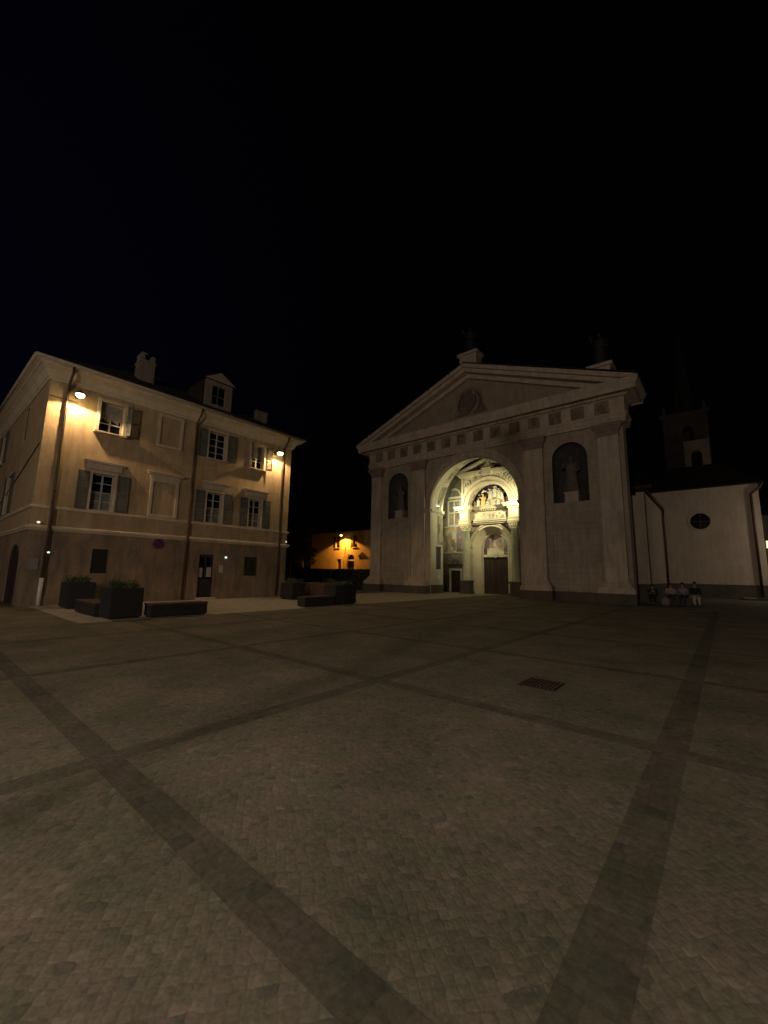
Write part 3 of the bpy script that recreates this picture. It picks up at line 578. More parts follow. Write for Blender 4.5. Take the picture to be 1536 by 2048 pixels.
def blind(c, hw, b0, b1, hd):
    mb = MB(HM); mb.holed(rect(c-hw,c+hw,b0,b1), [rect(c-hw+0.13,c+hw-0.13,b0+0.12,b1-0.13)], 0.001, 0.07)
    o = mb.build('blind_window', 'trim', H)
    if hd: hood(o, c, 0.9, hd)
blind(8.38, 0.64, 7.9, 9.66, None); blind(8.36, 0.7, 4.23, 6.17, 6.47)
# lower openings
for c0, c1, b0, b1 in ((5.56,6.2,1.36,2.46),(13.23,14.1,1.3,2.42)):
    mb = MB(HM); mb.box(c0,c1,b0,b1,-0.2,-0.17); wn = mb.build('window', 'glass', H)
    mb = MB(HM)
    for i in range(7): a = c0+(c1-c0)*(i+0.5)/7; mb.box(a-0.012,a+0.012,b0,b1,-0.06,-0.035)
    for i in range(6): z = b0+(b1-b0)*(i+0.5)/6; mb.box(c0,c1,z-0.012,z+0.012,-0.033,-0.01)
    mb.box(c0,c1,b0,b1,-0.12,-0.1)
    mb.build('grille', 'grille', wn)
mb = MB(HM); mb.holed(rect(10.5,11.36,0.02,2.44), [rect(10.6,10.9,1.1,2.3), rect(10.97,11.26,1.1,2.3)], -0.2, -0.13); dr = mb.build('door', 'door', H)
mb = MB(HM); mb.box(10.5,11.36,1.0,2.4,-0.24,-0.215); mb.build('door_glass', 'glass', dr)
mb = MB(HM); mb.box(10.57,10.78,1.2,1.72,-0.128,-0.124); mb.build('notice', 'paper', dr)
mb = MB(HM); mb.box(11.0,11.28,1.22,1.75,-0.128,-0.124); mb.build('notice', 'paper', dr)
mb = MB(HM); mb.box(11.26,11.3,0.95,1.15,-0.128,-0.08); mb.build('handle', 'lampmetal', dr)
mb = MB(HM); mb.box(10.42,11.44,-0.01,0.12,0.06,0.3); mb.build('doorstep', 'trim', H)
# end wall openings
E = ymap(3.25)
window(E, H, -28.95, 0.65, 4.3, 6.4, shl=0.6, shr=0.6, sill=False)
window(E, H, -33.35, 0.55, 7.7, 9.6, shl=0.6, shr=0.6)
mb = MB(E); mb.box(-26.9,-26.3,7.9,9.6,-0.06,-0.03); mb.build('slit_window', 'glass', H)
mb = MB(E); mb.box(-25.75,-23.15,0.0,2.65,-0.1,-0.04); dr = mb.build('arched_door', 'door', H)
mb = MB(E); mb.box(-24.47,-24.43,0.0,2.6,-0.039,-0.025); mb.build('door_strip', 'lampmetal', dr)
mb = MB(E); mb.tube([E(-22.3,6.9,0.03),E(-27,5.9,0.03),E(-34,4.6,0.03)],0.02); mb.build('cable', 'pipe', H)
# downpipes
def downpipe(a, off=0.12, guard=False):
    mb = MB(); X = -22+off
    mb.tube([(-21.36,a,10.4),(-21.40,a,10.1),(X,a,9.66),(X,a,9.5),(X,a,4.4),(X+0.04,a,4.2),(X+0.06,a,3.2),(X,a,3.0),(X,a,0.05)],0.055,10)
    for z in (8.6,6.6,4.9,2.4,1.2): mb.lathe(X,a,[(0.066,z),(0.066,z+0.05)],10)
    p = mb.build('downpipe', 'pipe', H, smooth=True)
    if guard:
        mb = MB(); mb.tube([(X,a,0.02),(X,a,1.15)],0.075,12); mb.build('pipe_guard', 'white', p, smooth=True)
downpipe(3.88, guard=True); downpipe(9.68); downpipe(15.5)
mb = MB(HM); mb.box(3.28,4.3,9.03,9.07,0.005,0.04); mb.build('cable_duct', 'pipe', H)

# wall lamps
def wall_lamp(a, z, out, label):
    X = -22+out
    t = thing('wall_lamp', (-22, a, z), label, 'lamp', 'lamps under the eaves of the ochre house')
    mb = MB(); mb.tube([(-21.99,a,z+0.12),(-22+out*0.5,a,z+0.27),(X-0.05,a,z+0.2)],0.022); mb.box(-22.0+0.002,-21.97,a-0.07,a+0.07,z,z+0.22); mb.build('bracket', 'lampmetal', t)
    mb = MB(); mb.lathe(X,a,[(0.03,z+0.24),(0.05,z+0.2),(0.13,z+0.14),(0.2,z+0.03),(0.205,z+0.03),(0.215,z+0.02),(0.2,z+0.02),(0.12,z+0.11),(0.02,z+0.14)],20)
    mb.build('shade', 'lampmetal', t, smooth=True)
    mb = MB(); mb.ball((X,a,z+0.0),0.165,0.165,0.11); mb.build('bulb', 'bulb', t, smooth=True)
    return X
X = wall_lamp(4.22, 9.2, 0.62, 'glowing wall lamp near the left corner of the ochre house, beside the curtained window')
spot('wall_lamp_light', (X,4.22,9.1), (X+0.05,4.22,0), 1150, WARM, 158, 0.25, 0.06)
X = wall_lamp(14.9, 9.12, 0.6, 'glowing wall lamp at the right corner of the ochre house nearest the church')
spot('wall_lamp_light', (X,14.9,9.02), (X+0.05,14.9,0), 1000, WARM, 158, 0.25, 0.06)
# small security lights, signs
def small_light(name, loc, d, label, m='led'):
    t = thing(name, loc, label, 'light')
    x, y, z = loc
    mb = MB(); mb.box(x,x+0.03,y-d*0.7,y+d*0.7,z-d*0.7,z+d*0.7); mb.build('housing', 'lampmetal', t)
    mb = MB(); mb.ball((x+0.04,y,z),0.04,d,d*0.8); mb.build('lens', m, t, smooth=True)
small_light('security_light', (-21.99,12.01,2.33), 0.075, 'small bright cyan-white light to the right of the plum door')
small_light('security_light', (-21.9,3.98,2.22), 0.05, 'small white light low on the left corner downpipe of the ochre house')
small_light('security_light', (-21.82,3.5,3.45), 0.06, 'small warm light on the string course at the left corner of the ochre house', 'led_warm')
small_light('security_light', (-21.82,16.0,3.5), 0.05, 'small warm light on the string course at the right corner of the ochre house', 'led_warm')
t = thing('round_sign', (-21.98,8.32,2.88), 'round red sign high on the lower wall of the ochre house', 'sign')
mb = MB(); bmT = []
def disc_x(X, y, z, r_, th, m, name, parent):
    mb = MB(lambda a, b, c: (X+c, y+a, z+b)); mb.prism([(r_*math.cos(2*PI*i/28), r_*math.sin(2*PI*i/28)) for i in range(28)], 0, th); return mb.build(name, m, parent)
mb.bm.free()
disc_x(-21.98,8.32,2.88,0.27,0.02,'redsign','rim',t); disc_x(-21.96,8.32,2.88,0.2,0.006,'bluesign','face',t)
mb = MB(lambda a, b, c: (-21.954+c, 8.32+a, 2.88+b)); mb.prism([(-0.16,0.11),(-0.11,0.16),(0.16,-0.11),(0.11,-0.16)],0,0.004); mb.build('stroke', 'redsign', t)
mb = MB(HM); mb.box(3.4,3.72,1.5,1.95,0.002,0.03); tag(mb.build('wall_plate', 'c_grey'), 'pale rectangular plate on the lower wall left of the downpipe guard', 'plate')
mb = MB(HM); mb.box(11.66,11.9,1.46,1.88,0.002,0.02); tag(mb.build('wall_notice', 'paper'), 'pale paper notice on the wall right of the plum door', 'notice')

# ================================================================== CHURCH
C = thing('church', (-14.8, 28.2, 0), 'neoclassical church with pediment and a lit painted entrance arch', 'church')
CM = church_map; cx = -14.8
xl, xr = -25.35, -4.2
outer = [(xl,0),(cx-3.8,0)]+[(cx-3.8*math.cos(PI*i/40), 7.0+3.75*math.sin(PI*i/40)) for i in range(41)]+[(cx+3.8,0),(xr,0),(xr,13.2),(xl,13.2)]
nL, nR = -22.13, -7.47
mb = MB(CM); mb.holed(outer, [arch_loop(nL,1.13,6.5,9.5), arch_loop(nR,1.13,6.5,9.5)], -0.06, 0.0); outer2 = [(xl,0),(cx-4.4,0)]+[(cx-4.4*math.cos(PI*i/40), 7.0+4.5*math.sin(PI*i/40)) for i in range(41)]+[(cx+4.4,0),(xr,0),(xr,13.2),(xl,13.2)]; mb.holed(outer2, [arch_loop(nL,1.2,6.45,9.5), arch_loop(nR,1.2,6.45,9.5)], -1.0, -0.061); mb.build('facade_wall', 'stone_wall', C)
# niches
for c, lab in ((nL,None),(nR,None)):
    mb = MB(CM); n = 16
    L = []
    for z in (6.5, 9.5): L.append([mb.v(c+1.13*math.cos(PI*i/n), z, -0.05-0.85*math.sin(PI*i/n)) for i in range(n+1)])
    for i in range(n): mb.face([L[0][i],L[0][i+1],L[1][i+1],L[1][i]])
    mb.face(L[0])
    prev = L[1]
    for k in range(1, 9):
        ph = PI/2*k/8
        cur = [mb.v(c+1.13*math.cos(ph)*math.cos(PI*i/n), 9.5+1.13*math.sin(ph), -0.05-0.85*math.cos(ph)*math.sin(PI*i/n)) for i in range(n+1)]
        for i in range(n): mb.face([prev[i],prev[i+1],cur[i+1],cur[i]])
        prev = cur
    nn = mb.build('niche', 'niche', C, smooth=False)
    mb = MB(CM); mb.box(c-0.42,c+0.42,6.5,7.15,-0.75,-0.12); mb.box(c-0.48,c+0.48,7.15,7.22,-0.8,-0.08); mb.build('niche_pedestal', 'stone', nn)
# pilasters
for i, (a0, a1) in enumerate(((-25.15,-23.95),(-20.45,-19.1),(-10.5,-9.15),(-5.65,-4.45))):
    mb = MB(CM); mb.box(a0,a1,1.36,10.5,0.001,0.24); P = mb.build('pilaster', 'stone', C)
    mb = MB()
    mb.ring(a0,a1,27.96,28.15,[(-0.1,0.92),(0.28,0.92),(0.3,0.98),(0.24,1.04),(0.2,1.08),(0.14,1.2),(0.06,1.28),(0.04,1.34),(-0.1,1.34)]); mb.box(a0,a1,27.98,28.19,0.93,1.36)
    mb.build('pilaster_base', 'stone', P)
    mb = MB(); mb.box(a0-0.42,a1+0.42,27.5,28.19,0.0,0.62); mb.build('pilaster_foot', 'socle', P)
    mb = MB(); mb.box(a0-0.38,a1+0.38,27.54,28.19,0.623,0.92); mb.build('pilaster_plinth', 'stone', P)
    mb = MB(); mb.ring(a0,a1,27.97,28.12,[(-0.1,10.5),(0.06,10.5),(0.08,10.56),(0.04,10.62),(0.04,10.75),(0.14,10.95),(0.26,11.15),(0.28,11.3),(-0.1,11.3)])
    for k in range(5):
        a = a0+0.1+(a1-a0-0.2)*k/4; mb.box(a-0.09,a+0.09,10.7,11.02,0.001,0.001) if False else mb.ball((a,27.9,10.9),0.1,0.09,0.16,8,6)
    mb.build('capital', 'capital', P)
# socle between pilasters
mb = MB(CM)
mb.bm.free()
for a0, a1 in ((-23.53,-20.87),(-8.73,-6.07)): MB(CM).box(a0,a1,0,0.62,0.001,0.16).build('socle', 'socle', C)
for a0, a1 in ((-23.75,-20.65),(-8.95,-5.85)):
    mb = MB(CM); mb.holed(rect(a0,a1,1.0,5.75), [rect(a0+0.22,a1-0.22,1.22,5.53)], 0.001, 0.05); mb.build('wall_panel', 'stone_wall', C)
# archivolt + imposts
mb = MB(CM); mb.band(cx,7.1,3.8,4.3,0,180,0.001,0.10,44); mb.band(cx,7.1,4.22,4.36,0,180,0.101,0.16,44); mb.build('archivolt', 'stone', C)
for sg in (-1,1):
    e0, e1 = (cx-4.3,cx-3.8) if sg < 0 else (cx+3.8,cx+4.3)
    mb = MB(CM); mb.box(e0,e1,0.7,6.72,0.001,0.09); mb.box(e0-0.04 if sg<0 else e0,e1 if sg<0 else e1+0.04,6.721,7.099,0.001,0.17); mb.build('arch_jamb', 'stone', C)
    mb = MB(); x0_, x1_ = (cx-4.6,cx-3.8) if sg < 0 else (cx+3.8,cx+4.6)
# entablature
mb = MB(); mb.ring(xl,xr,28.2,29.4,[(-0.3,11.3),(0.22,11.3),(0.22,11.5),(0.26,11.52),(0.26,11.74),(0.32,11.8),(0.32,11.88),(-0.3,11.88)]); mb.build('architrave', 'stone', C)
mb = MB(); mb.ring(xl,xr,28.2,29.4,[(-0.3,11.881),(0.2,11.881),(0.2,12.93),(-0.3,12.93)]); fz = mb.build('frieze', 'stone', C)
n_m = 14
for i in range(n_m):
    a = xl+0.35+(xr-xl-0.7)*(i+0.5)/n_m; wd = (xr-xl-0.7)/n_m*0.29
    mb = MB(CM); mb.box(a-wd,a+wd,12.0,12.86,0.201,0.215); mb.ball(CM(a,12.42,0.22),0.17,0.05,0.26,8,6); mb.box(a-wd*0.8,a+wd*0.8,12.2,12.3,0.2155,0.24)
    mb.build('metope', 'metope', fz)
mb = MB(); mb.ring(xl,xr,28.2,29.4,[(-0.3,12.931),(0.3,12.931),(0.36,13.04),(0.36,13.1),(0.9,13.12),(0.92,13.04),(0.98,13.04),(0.98,13.32),(1.02,13.36),(1.08,13.5),(1.14,13.66),(1.14,13.74),(-0.3,13.78)])
mb.build('cornice', 'stone', C)
mb = MB(CM); mb.box(xl-0.42,xr+0.42,12.96,13.08,0.362,0.42)
k = int((xr-xl+0.9)/0.3)
for i in range(k):
    a = xl-0.4+i*0.3; mb.box(a,a+0.17,12.94,13.09,0.37,0.5)
mb.build('dentils', 'stone', C)
# pediment
Lx, Rx, ap, bz = xl-1.16, xr+1.16, cx, 13.781
sl = (18.42-bz)/(ap-Lx)
def rake(t0, t1, c0, c1, m, name):
    """raking moulding: t = vertical distance below the outer rake line"""
    mb = MB(CM)
    for sg in (-1, 1):
        def P(d): return (ap, 18.42-d)
        ex = ap+sg*((18.42-t0-bz)/sl); ix = ap+sg*((18.42-t1-bz)/sl)
        poly = [P(t0), (ex,bz), (ix,bz), P(t1)]
        mb.prism(poly, c0, c1)
    return mb.build(name, m, C)
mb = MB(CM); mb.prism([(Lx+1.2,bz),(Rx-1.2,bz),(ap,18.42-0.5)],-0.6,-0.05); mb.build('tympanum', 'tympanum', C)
rake(0.0,0.32,-0.04,1.12,'stone','raking_cornice'); rake(0.321,0.62,-0.04,0.9,'stone','raking_cornice'); rake(0.621,0.95,-0.04,0.32,'stone','raking_cornice')
mb = MB(CM)
mb.prism([(ap-1.5,14.45),(ap+1.5,14.45),(ap+1.15,15.2),(ap+0.95,16.3),(ap+0.25,16.75),(ap-0.25,16.75),(ap-0.95,16.3),(ap-1.15,15.2)],-0.049,0.02)
mb.build('coat_of_arms_ground', 'metope', C)
mb = MB(CM)
mb.prism([(ap-0.55,16.05),(ap+0.55,16.05),(ap+0.55,15.3),(ap+0.3,14.9),(ap,14.7),(ap-0.3,14.9),(ap-0.55,15.3)],0.021,0.14)
for sg in (-1,1):
    mb.tube([CM(ap+sg*0.7,14.7,0.08),CM(ap+sg*1.0,15.2,0.1),CM(ap+sg*0.85,15.9,0.1),CM(ap+sg*0.5,16.4,0.08)],[0.05,0.12,0.1,0.05])
mb.ball(CM(ap,16.35,0.08),0.22,0.12,0.2)
mb.build('coat_of_arms', 'statue', C, smooth=False)
# body and roof
mb = MB(); mb.box(-22.6,-22.2,29.4,60,0,12.8); mb.build('nave_wall', 'tower', C)
mb = MB(); mb.box(-7.1,-6.7,29.4,60,0,12.8); mb.build('nave_wall', 'tower', C)
mb = MB(CM); mb.prism([(Lx+0.1,bz+0.01),(Rx-0.1,bz+0.01),(ap,18.38)],-2.0,-0.61); mb.prism([(Lx-0.05,bz+0.05),(ap,18.47),(Rx+0.05,bz+0.05),(Rx+0.05,bz+0.12),(ap,18.54),(Lx-0.05,bz+0.12)],-2.1,1.1); mb.prism([(-23,12.8),(-6.4,12.8),(ap,16.6)],-32,-2.0)
mb.build('roof', 'roof2', C)
# pedestals of roof statues
mb = MB(); mb.box(-15.55,-14.05,27.9,28.9,18.3,19.5); mb.box(-15.7,-13.9,27.75,29.05,19.5,19.72); mb.build('statue_pedestal', 'stone', C)
mb = MB(); mb.box(-5.85,-4.6,27.9,28.9,14.2,15.2); mb.box(-6.0,-4.45,27.75,29.05,15.2,15.42); mb.build('statue_pedestal', 'stone', C)

# -------- atrium
def barrel(Y0, Y1, r_, rz, cz, m, name, parent, a0=0, a1=180, n=40, inset=0.0):
    mb = MB(); A = []; B = []; fl = lambda Y: max(0, (Y-28.2)/1.9)*0.5
    for i in range(n+1):
        t = R(a0+(a1-a0)*i/n); A.append(mb.v(cx+(r_-inset)*math.cos(t), Y0, cz+(rz+fl(Y0)-inset)*math.sin(t))); B.append(mb.v(cx+(r_-inset)*math.cos(t), Y1, cz+(rz+fl(Y1)-inset)*math.sin(t)))
    for i in range(n): mb.face([A[i],A[i+1],B[i+1],B[i]])
    return mb.build(name, m, parent)
AT = barrel(29.2,30.1,3.8,3.75,7.0,'jamb','arch_vault',C)
for k, (t0, t1) in enumerate(((6,30),(36,60),(66,84),(96,114),(120,144),(150,174))):
    barrel(29.25,30.0,3.8,3.75,7.0,'grisaille','vault_panel',AT,t0,t1,12,0.012)
barrel(28.25,29.15,3.8,3.75,7.0,'jamb','arch_reveal',C,0,180,40,0.008)
for sg in (-1,1):
    Xj = cx+sg*3.8
    mb = MB(); x0_, x1_ = (Xj-0.6,Xj) if sg < 0 else (Xj,Xj+0.6)
    mb.box(x0_,x1_,28.265,30.1,0,7.0); J = mb.build('atrium_jamb', 'jamb', C)
    mb = MB(); q = sg*-0.006
    a_, b_ = sorted((Xj, Xj+q)); mb.box(a_,b_,28.22,29.18,0.9,6.75); mb.build('jamb_facing', 'jamb', J)
    a_, b_ = sorted((Xj, Xj-sg*0.008)); mb = MB(); mb.box(a_,b_,29.22,30.05,4.1,6.6); mb.build('jamb_fresco', 'grisaille', J)
    a_, b_ = sorted((Xj+sg*0.3, Xj-sg*0.09)); mb = MB(); mb.box(a_,b_,28.15,30.12,6.75,6.83); mb.box(*sorted((Xj+sg*0.3,Xj-sg*0.14)),28.14,30.14,6.831,7.02); mb.build('impost', 'jamb', J)
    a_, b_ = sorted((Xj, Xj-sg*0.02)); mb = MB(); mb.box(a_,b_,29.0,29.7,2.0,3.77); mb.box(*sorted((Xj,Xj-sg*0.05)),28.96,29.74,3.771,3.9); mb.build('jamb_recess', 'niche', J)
    a_, b_ = sorted((Xj, Xj-sg*0.05)); mb = MB(); mb.box(a_,b_,28.2,30.1,0,0.7); mb.build('jamb_socle', 'socle', J)
mb = MB(); mb.box(-18.59,-18.56,29.3,29.56,1.2,1.48); mb.build('paper_notice', 'white', C)
# chamber
mb = MB(); yb = 32.5
mb.box(-20.6,-20.2,30.1,32.9,0,12); mb.box(-9.4,-9.0,30.1,32.9,0,12)
mb.box(-20.6,-18.601,29.7,30.099,7.0,12); mb.box(-10.999,-9.0,29.7,30.099,7.0,12); 
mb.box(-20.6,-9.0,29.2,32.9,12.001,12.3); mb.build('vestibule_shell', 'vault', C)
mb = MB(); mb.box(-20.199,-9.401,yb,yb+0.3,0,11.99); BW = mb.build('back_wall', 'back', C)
mb = MB()
n = 24
for i in range(n):
    t0, t1 = PI*i/n, PI*(i+1)/n
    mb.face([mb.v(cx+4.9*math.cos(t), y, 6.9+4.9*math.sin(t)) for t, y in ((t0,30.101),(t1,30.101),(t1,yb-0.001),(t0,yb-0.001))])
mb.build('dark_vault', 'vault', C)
BM_ = ymap(yb)
# small window with lunette on the back wall
mb = MB(BM_); mb.box(-19.42,-18.2,6.05,8.35,0.001,0.02); wn = mb.build('tall_window', 'fresco4', BW)
mb = MB(BM_); mb.holed(rect(-19.5,-18.1,5.97,8.43), [rect(-19.36,-18.86,6.1,7.18), rect(-18.74,-18.24,6.1,7.18), rect(-19.36,-18.86,7.28,8.3), rect(-18.74,-18.24,7.28,8.3)], 0.021, 0.08); mb.build('window_frame', 'jamb', wn)
mb = MB(BM_); mb.box(-19.6,-18.0,8.55,8.75,0.001,0.12); mb.band(-18.8,8.78,0.6,0.76,0,180,0.001,0.1,20); mb.build('window_hood', 'jamb', wn)
mb = MB(BM_); mb.box(-19.97,-18.68,3.62,5.92,0.001,0.012); mb.build('fresco', 'fresco2', BW)
mb = MB(BM_); mb.box(-18.66,-17.9,3.9,5.92,0.001,0.012); mb.build('fresco', 'fresco3', BW)
mb = MB(BM_); mb.holed(rect(-20.08,-17.85,3.5,6.0), [rect(-19.96,-18.7,3.62,5.9), rect(-18.62,-17.9,3.62,5.9)], 0.001, 0.05); mb.build('fresco_border', 'jamb', BW)
mb = MB(BM_); mb.box(-20.19,-17.85,2.42,3.48,0.001,0.01); mb.build('fresco', 'fresco4', BW)
mb = MB(BM_); mb.box(-19.18,-18.22,0.0,1.94,0.001,0.03); sd = mb.build('side_door', 'wood', BW)
mb = MB(BM_); mb.box(-19.36,-19.181,0,2.12,0.001,0.1); mb.box(-18.219,-18.04,0,2.12,0.001,0.1); mb.box(-19.18,-18.22,1.941,2.12,0.001,0.1); mb.build('door_frame', 'jamb', sd)
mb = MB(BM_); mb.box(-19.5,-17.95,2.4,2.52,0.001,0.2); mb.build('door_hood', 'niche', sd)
mb = MB(BM_); mb.band(-18.72,2.53,0.36,0.48,0,180,0.001,0.1,16); mb.ball(BM_(-18.9,2.68,0.06),0.13,0.06,0.14); mb.ball(BM_(-18.6,2.7,0.06),0.12,0.06,0.17); mb.build('relief', 'statue', sd)
mb = MB(BM_); mb.box(-20.15,-19.45,0.55,1.5,0.001,0.4); mb.build('stone_recess', 'socle', BW)
# ---- portal
PM = ymap(31.6)      # lower portal wall plane
a0, a1 = -17.4, -12.2
lower = [(a0,0),(cx-1.7,0)]+[(cx-1.7*math.cos(PI*i/28), 3.95+1.7*math.sin(PI*i/28)) for i in range(29)]+[(cx+1.7,0),(a1,0),(a1,5.85),(a0,5.85)]
mb = MB(PM); mb.holed(lower, [], -0.88, 0.0); PO = mb.build('portal', 'portal_rose', C)
mb = MB(PM); 
spd = [(cx-2.05,3.0),(cx-1.98,3.95)]+[(cx-1.98*math.cos(PI*i/28), 3.95+1.98*math.sin(PI*i/28)) for i in range(2,27)]+[(cx+1.98,3.95),(cx+2.05,3.0),(cx+2.2,3.0),(cx+2.2,5.8),(cx-2.2,5.8),(cx-2.2,3.0)]
mb.holed([(cx-2.2,4.2),(cx-1.96,4.2)]+[(cx-1.98*math.cos(PI*i/28), 3.95+1.98*math.sin(PI*i/28)) for i in range(2,27)]+[(cx+1.96,4.2),(cx+2.2,4.2),(cx+2.2,5.8),(cx-2.2,5.8)], [], 0.001, 0.02)
mb.build('spandrel_fresco', 'spandrel', PO)
mb = MB(PM); mb.band(cx,3.95,1.69,1.9,0,180,0.001,0.12,32); mb.band(cx,3.95,1.9,2.0,0,180,0.001,0.18,32); mb.build('archivolt', 'portal', PO)
mb = MB(PM); mb.cone_band(cx,3.95,1.69,-0.01,1.2,-0.78); 
for sg in (-1,1):
    mb.face([mb.v(cx+sg*1.69,0,-0.01), mb.v(cx+sg*1.69,3.95,-0.01), mb.v(cx+sg*1.2,3.95,-0.78), mb.v(cx+sg*1.2,0,-0.78)])
mb.build('splayed_arch', 'portal', PO)
mb = MB(PM); mb.band(cx,3.95,1.1,1.24,0,180,-0.8,-0.66,32); mb.build('archivolt', 'portal', PO)
for sg in (-1,1):
    mb = MB(PM); a_, b_ = sorted((cx+sg*1.1, cx+sg*1.24)); mb.box(a_,b_,0,3.949,-0.8,-0.66)
    a_, b_ = sorted((cx+sg*1.72, cx+sg*1.98)); mb.box(a_,b_,0,3.3,0.001,0.1)
    a_, b_ = sorted((cx+sg*1.68, cx+sg*2.02)); mb.box(a_,b_,3.301,3.62,0.001,0.14); mb.box(a_,b_,3.621,3.9,0.001,0.07)
    mb.build('door_jamb', 'portal', PO)
BD = ymap(32.4)
mb = MB(BD); mb.prism([(cx-1.1,3.4),(cx+1.1,3.4)]+[(cx+1.1*math.cos(PI*i/24),3.95+1.1*math.sin(PI*i/24)) for i in range(25)],-0.09,0.0); mb.build('lunette_fresco', 'fresco1', PO)
mb = MB(BD); mb.box(cx-1.1,cx+1.1,3.1,3.32,-0.05,0.14); mb.box(cx-0.75,cx+0.75,3.33,3.85,0.001,0.06); mb.build('lintel', 'portal', PO)
mb = MB(BD); mb.prism([(cx+0.05+0.2*math.cos(2*PI*i/24),3.28+0.24*math.sin(2*PI*i/24)) for i in range(24)],0.141,0.2); dk = mb.build('round_emblem', 'terra_white', PO)
mb = MB(BD); mb.prism([(cx+0.05+0.11*math.cos(2*PI*i/5+PI/2),3.28+0.12*math.sin(2*PI*i/5+PI/2)) for i in range(5)],0.201,0.215); mb.build('emblem_mark', 'column', dk)
for a_, b_ in ((cx-1.1,cx-0.01),(cx+0.01,cx+1.1)):
    mb = MB(BD); mb.box(a_,b_,0.02,3.09,-0.09,0.0)
    for r0_, r1_ in ((0.2,1.0),(1.1,1.9),(2.0,2.9)):
        for q in (0,1):
            s0 = a_+0.1+q*0.48; mb.box(s0,s0+0.4,r0_,r1_,0.001,0.035)
    dd = mb.build('door', 'wood', PO)
# small panel joints in front of the splay
# columns
for X in (-16.92,-12.6):
    mb = MB(); mb.lathe(X,31.2,[(0.4,1.1),(0.42,1.16),(0.36,1.22),(0.38,1.28),(0.33,1.34),(0.34,2.6),(0.33,4.2),(0.29,5.25),(0.33,5.28),(0.33,5.33)],24); cl = mb.build('column', 'column', PO, smooth=True)
    mb = MB(); mb.box(X-0.48,X+0.48,30.75,31.59,0,0.2); mb.box(X-0.4,X+0.4,30.82,31.59,0.201,0.95); mb.box(X-0.48,X+0.48,30.75,31.59,0.951,1.1); mb.build('pedestal', 'socle', cl)
    mb = MB(); mb.ring(X-0.28,X+0.28,30.92,31.48,[(-0.2,5.33),(0.0,5.33),(0.06,5.5),(0.0,5.56),(0.12,5.72),(0.14,5.8),(-0.2,5.8)])
    for q in range(4): mb.ball((X-0.3+0.2*q,30.86,5.6),0.07,0.06,0.12,8,6)
    mb.build('column_capital', 'portal', cl)
# entablature
ET = thing  # noqa
mb = MB(); mb.box(-17.5,-12.1,31.32,32.49,5.86,5.98); mb.box(-16.3,-13.2,31.22,32.49,5.981,6.1); mb.box(-16.2,-13.3,31.16,31.5,6.101,6.22)
mb.box(-17.4,-12.2,31.35,32.49,6.221,7.0); mb.build('architrave', 'portal', PO)
mb = MB(ymap(31.35)); mb.box(-16.15,-13.35,6.28,6.78,0.001,0.03); mb.build('carved_panel', 'arabesque', PO)
for X in (-16.95,-12.55):
    mb = MB()
    mb.ring(X-0.4,X+0.4,30.85,31.2,[(-0.3,5.81),(0.06,5.81),(0.1,5.95),(0.04,6.0),(0.08,6.12),(0.12,6.2),(-0.3,6.2)])
    mb.box(X-0.38,X+0.38,30.86,31.24,6.201,6.95); mb.box(X-0.26,X+0.26,30.83,30.859,6.3,6.85); mb.box(X-0.12,X+0.12,30.81,30.829,6.42,6.73)
    mb.ring(X-0.38,X+0.38,30.86,31.2,[(-0.3,6.951),(0.08,6.951),(0.12,7.05),(0.3,7.1),(0.34,7.26),(0.42,7.38),(-0.3,7.4)])
    mb.build('entablature_block', 'portal', PO)
mb = MB(); mb.box(-16.15,-13.35,31.08,32.49,7.08,7.38); mb.build('cornice', 'portal', PO)
mb = MB(ymap(31.34)); mb.box(-16.12,-13.36,6.96,7.07,0.0,0.09)
for i in range(14): mb.box(-16.1+i*0.2,-16.0+i*0.2,6.951,7.079,0.001,0.18)
mb.build('dentils', 'portal', PO)
# upper arch
UM = ymap(31.2)
up = [(-17.3,7.401),(cx-1.86,7.401)]+[(cx-1.86*math.cos(PI*i/32), 7.401+1.86*math.sin(PI*i/32)) for i in range(1,32)]+[(cx+1.86,7.401),(-12.3,7.401),(-12.3,10.1),(-17.3,10.1)]
mb = MB(UM); mb.holed(up, [], -0.5, 0.0); UP = mb.build('upper_arch', 'arabesque', C)
mb = MB(UM); mb.band(cx,7.402,1.86,2.05,0,180,0.001,0.2,40); mb.build('archivolt', 'portal', UP)
mb = MB(UM); mb.band(cx,7.402,2.051,2.29,0,180,0.001,0.11,40); mb.build('archivolt', 'portal_rose', UP)
mb = MB(UM); mb.band(cx,7.402,2.291,2.45,0,180,0.001,0.22,40); mb.build('archivolt', 'portal', UP)
MB(UM).box(-17.32,-17.16,7.402,10.0,0.001,0.05).build('edge_strip', 'portal', UP); MB(UM).box(-12.44,-12.28,7.402,10.0,0.001,0.05).build('edge_strip', 'portal', UP)
for X in (-16.75,-12.85):
    mb = MB(UM); mb.band(X,9.45,0.22,0.32,0,360,0.001,0.09,24); md = mb.build('medallion', 'portal', UP)
    mb = MB(UM); mb.ball(UM(X,9.44,0.03),0.12,0.07,0.16); mb.build('medallion_bust', 'terra', md, smooth=True)
mb = MB(); 
for i in range(24):
    t0, t1 = PI*i/24, PI*(i+1)/24
mb.bm.free()
mb = MB(ymap(32.2)); mb.prism([(cx-2.2,7.2),(cx+2.2,7.2)]+[(cx+2.2*math.cos(PI*i/24),7.402+2.2*math.sin(PI*i/24)) for i in range(25)],-0.05,0.0); mb.build('lunette_ground', 'night', UP)
mb = MB(UM); mb.cone_band(cx,7.402,1.862,-0.49,2.0,-0.99); mb.build('lunette_soffit', 'arabesque', UP)
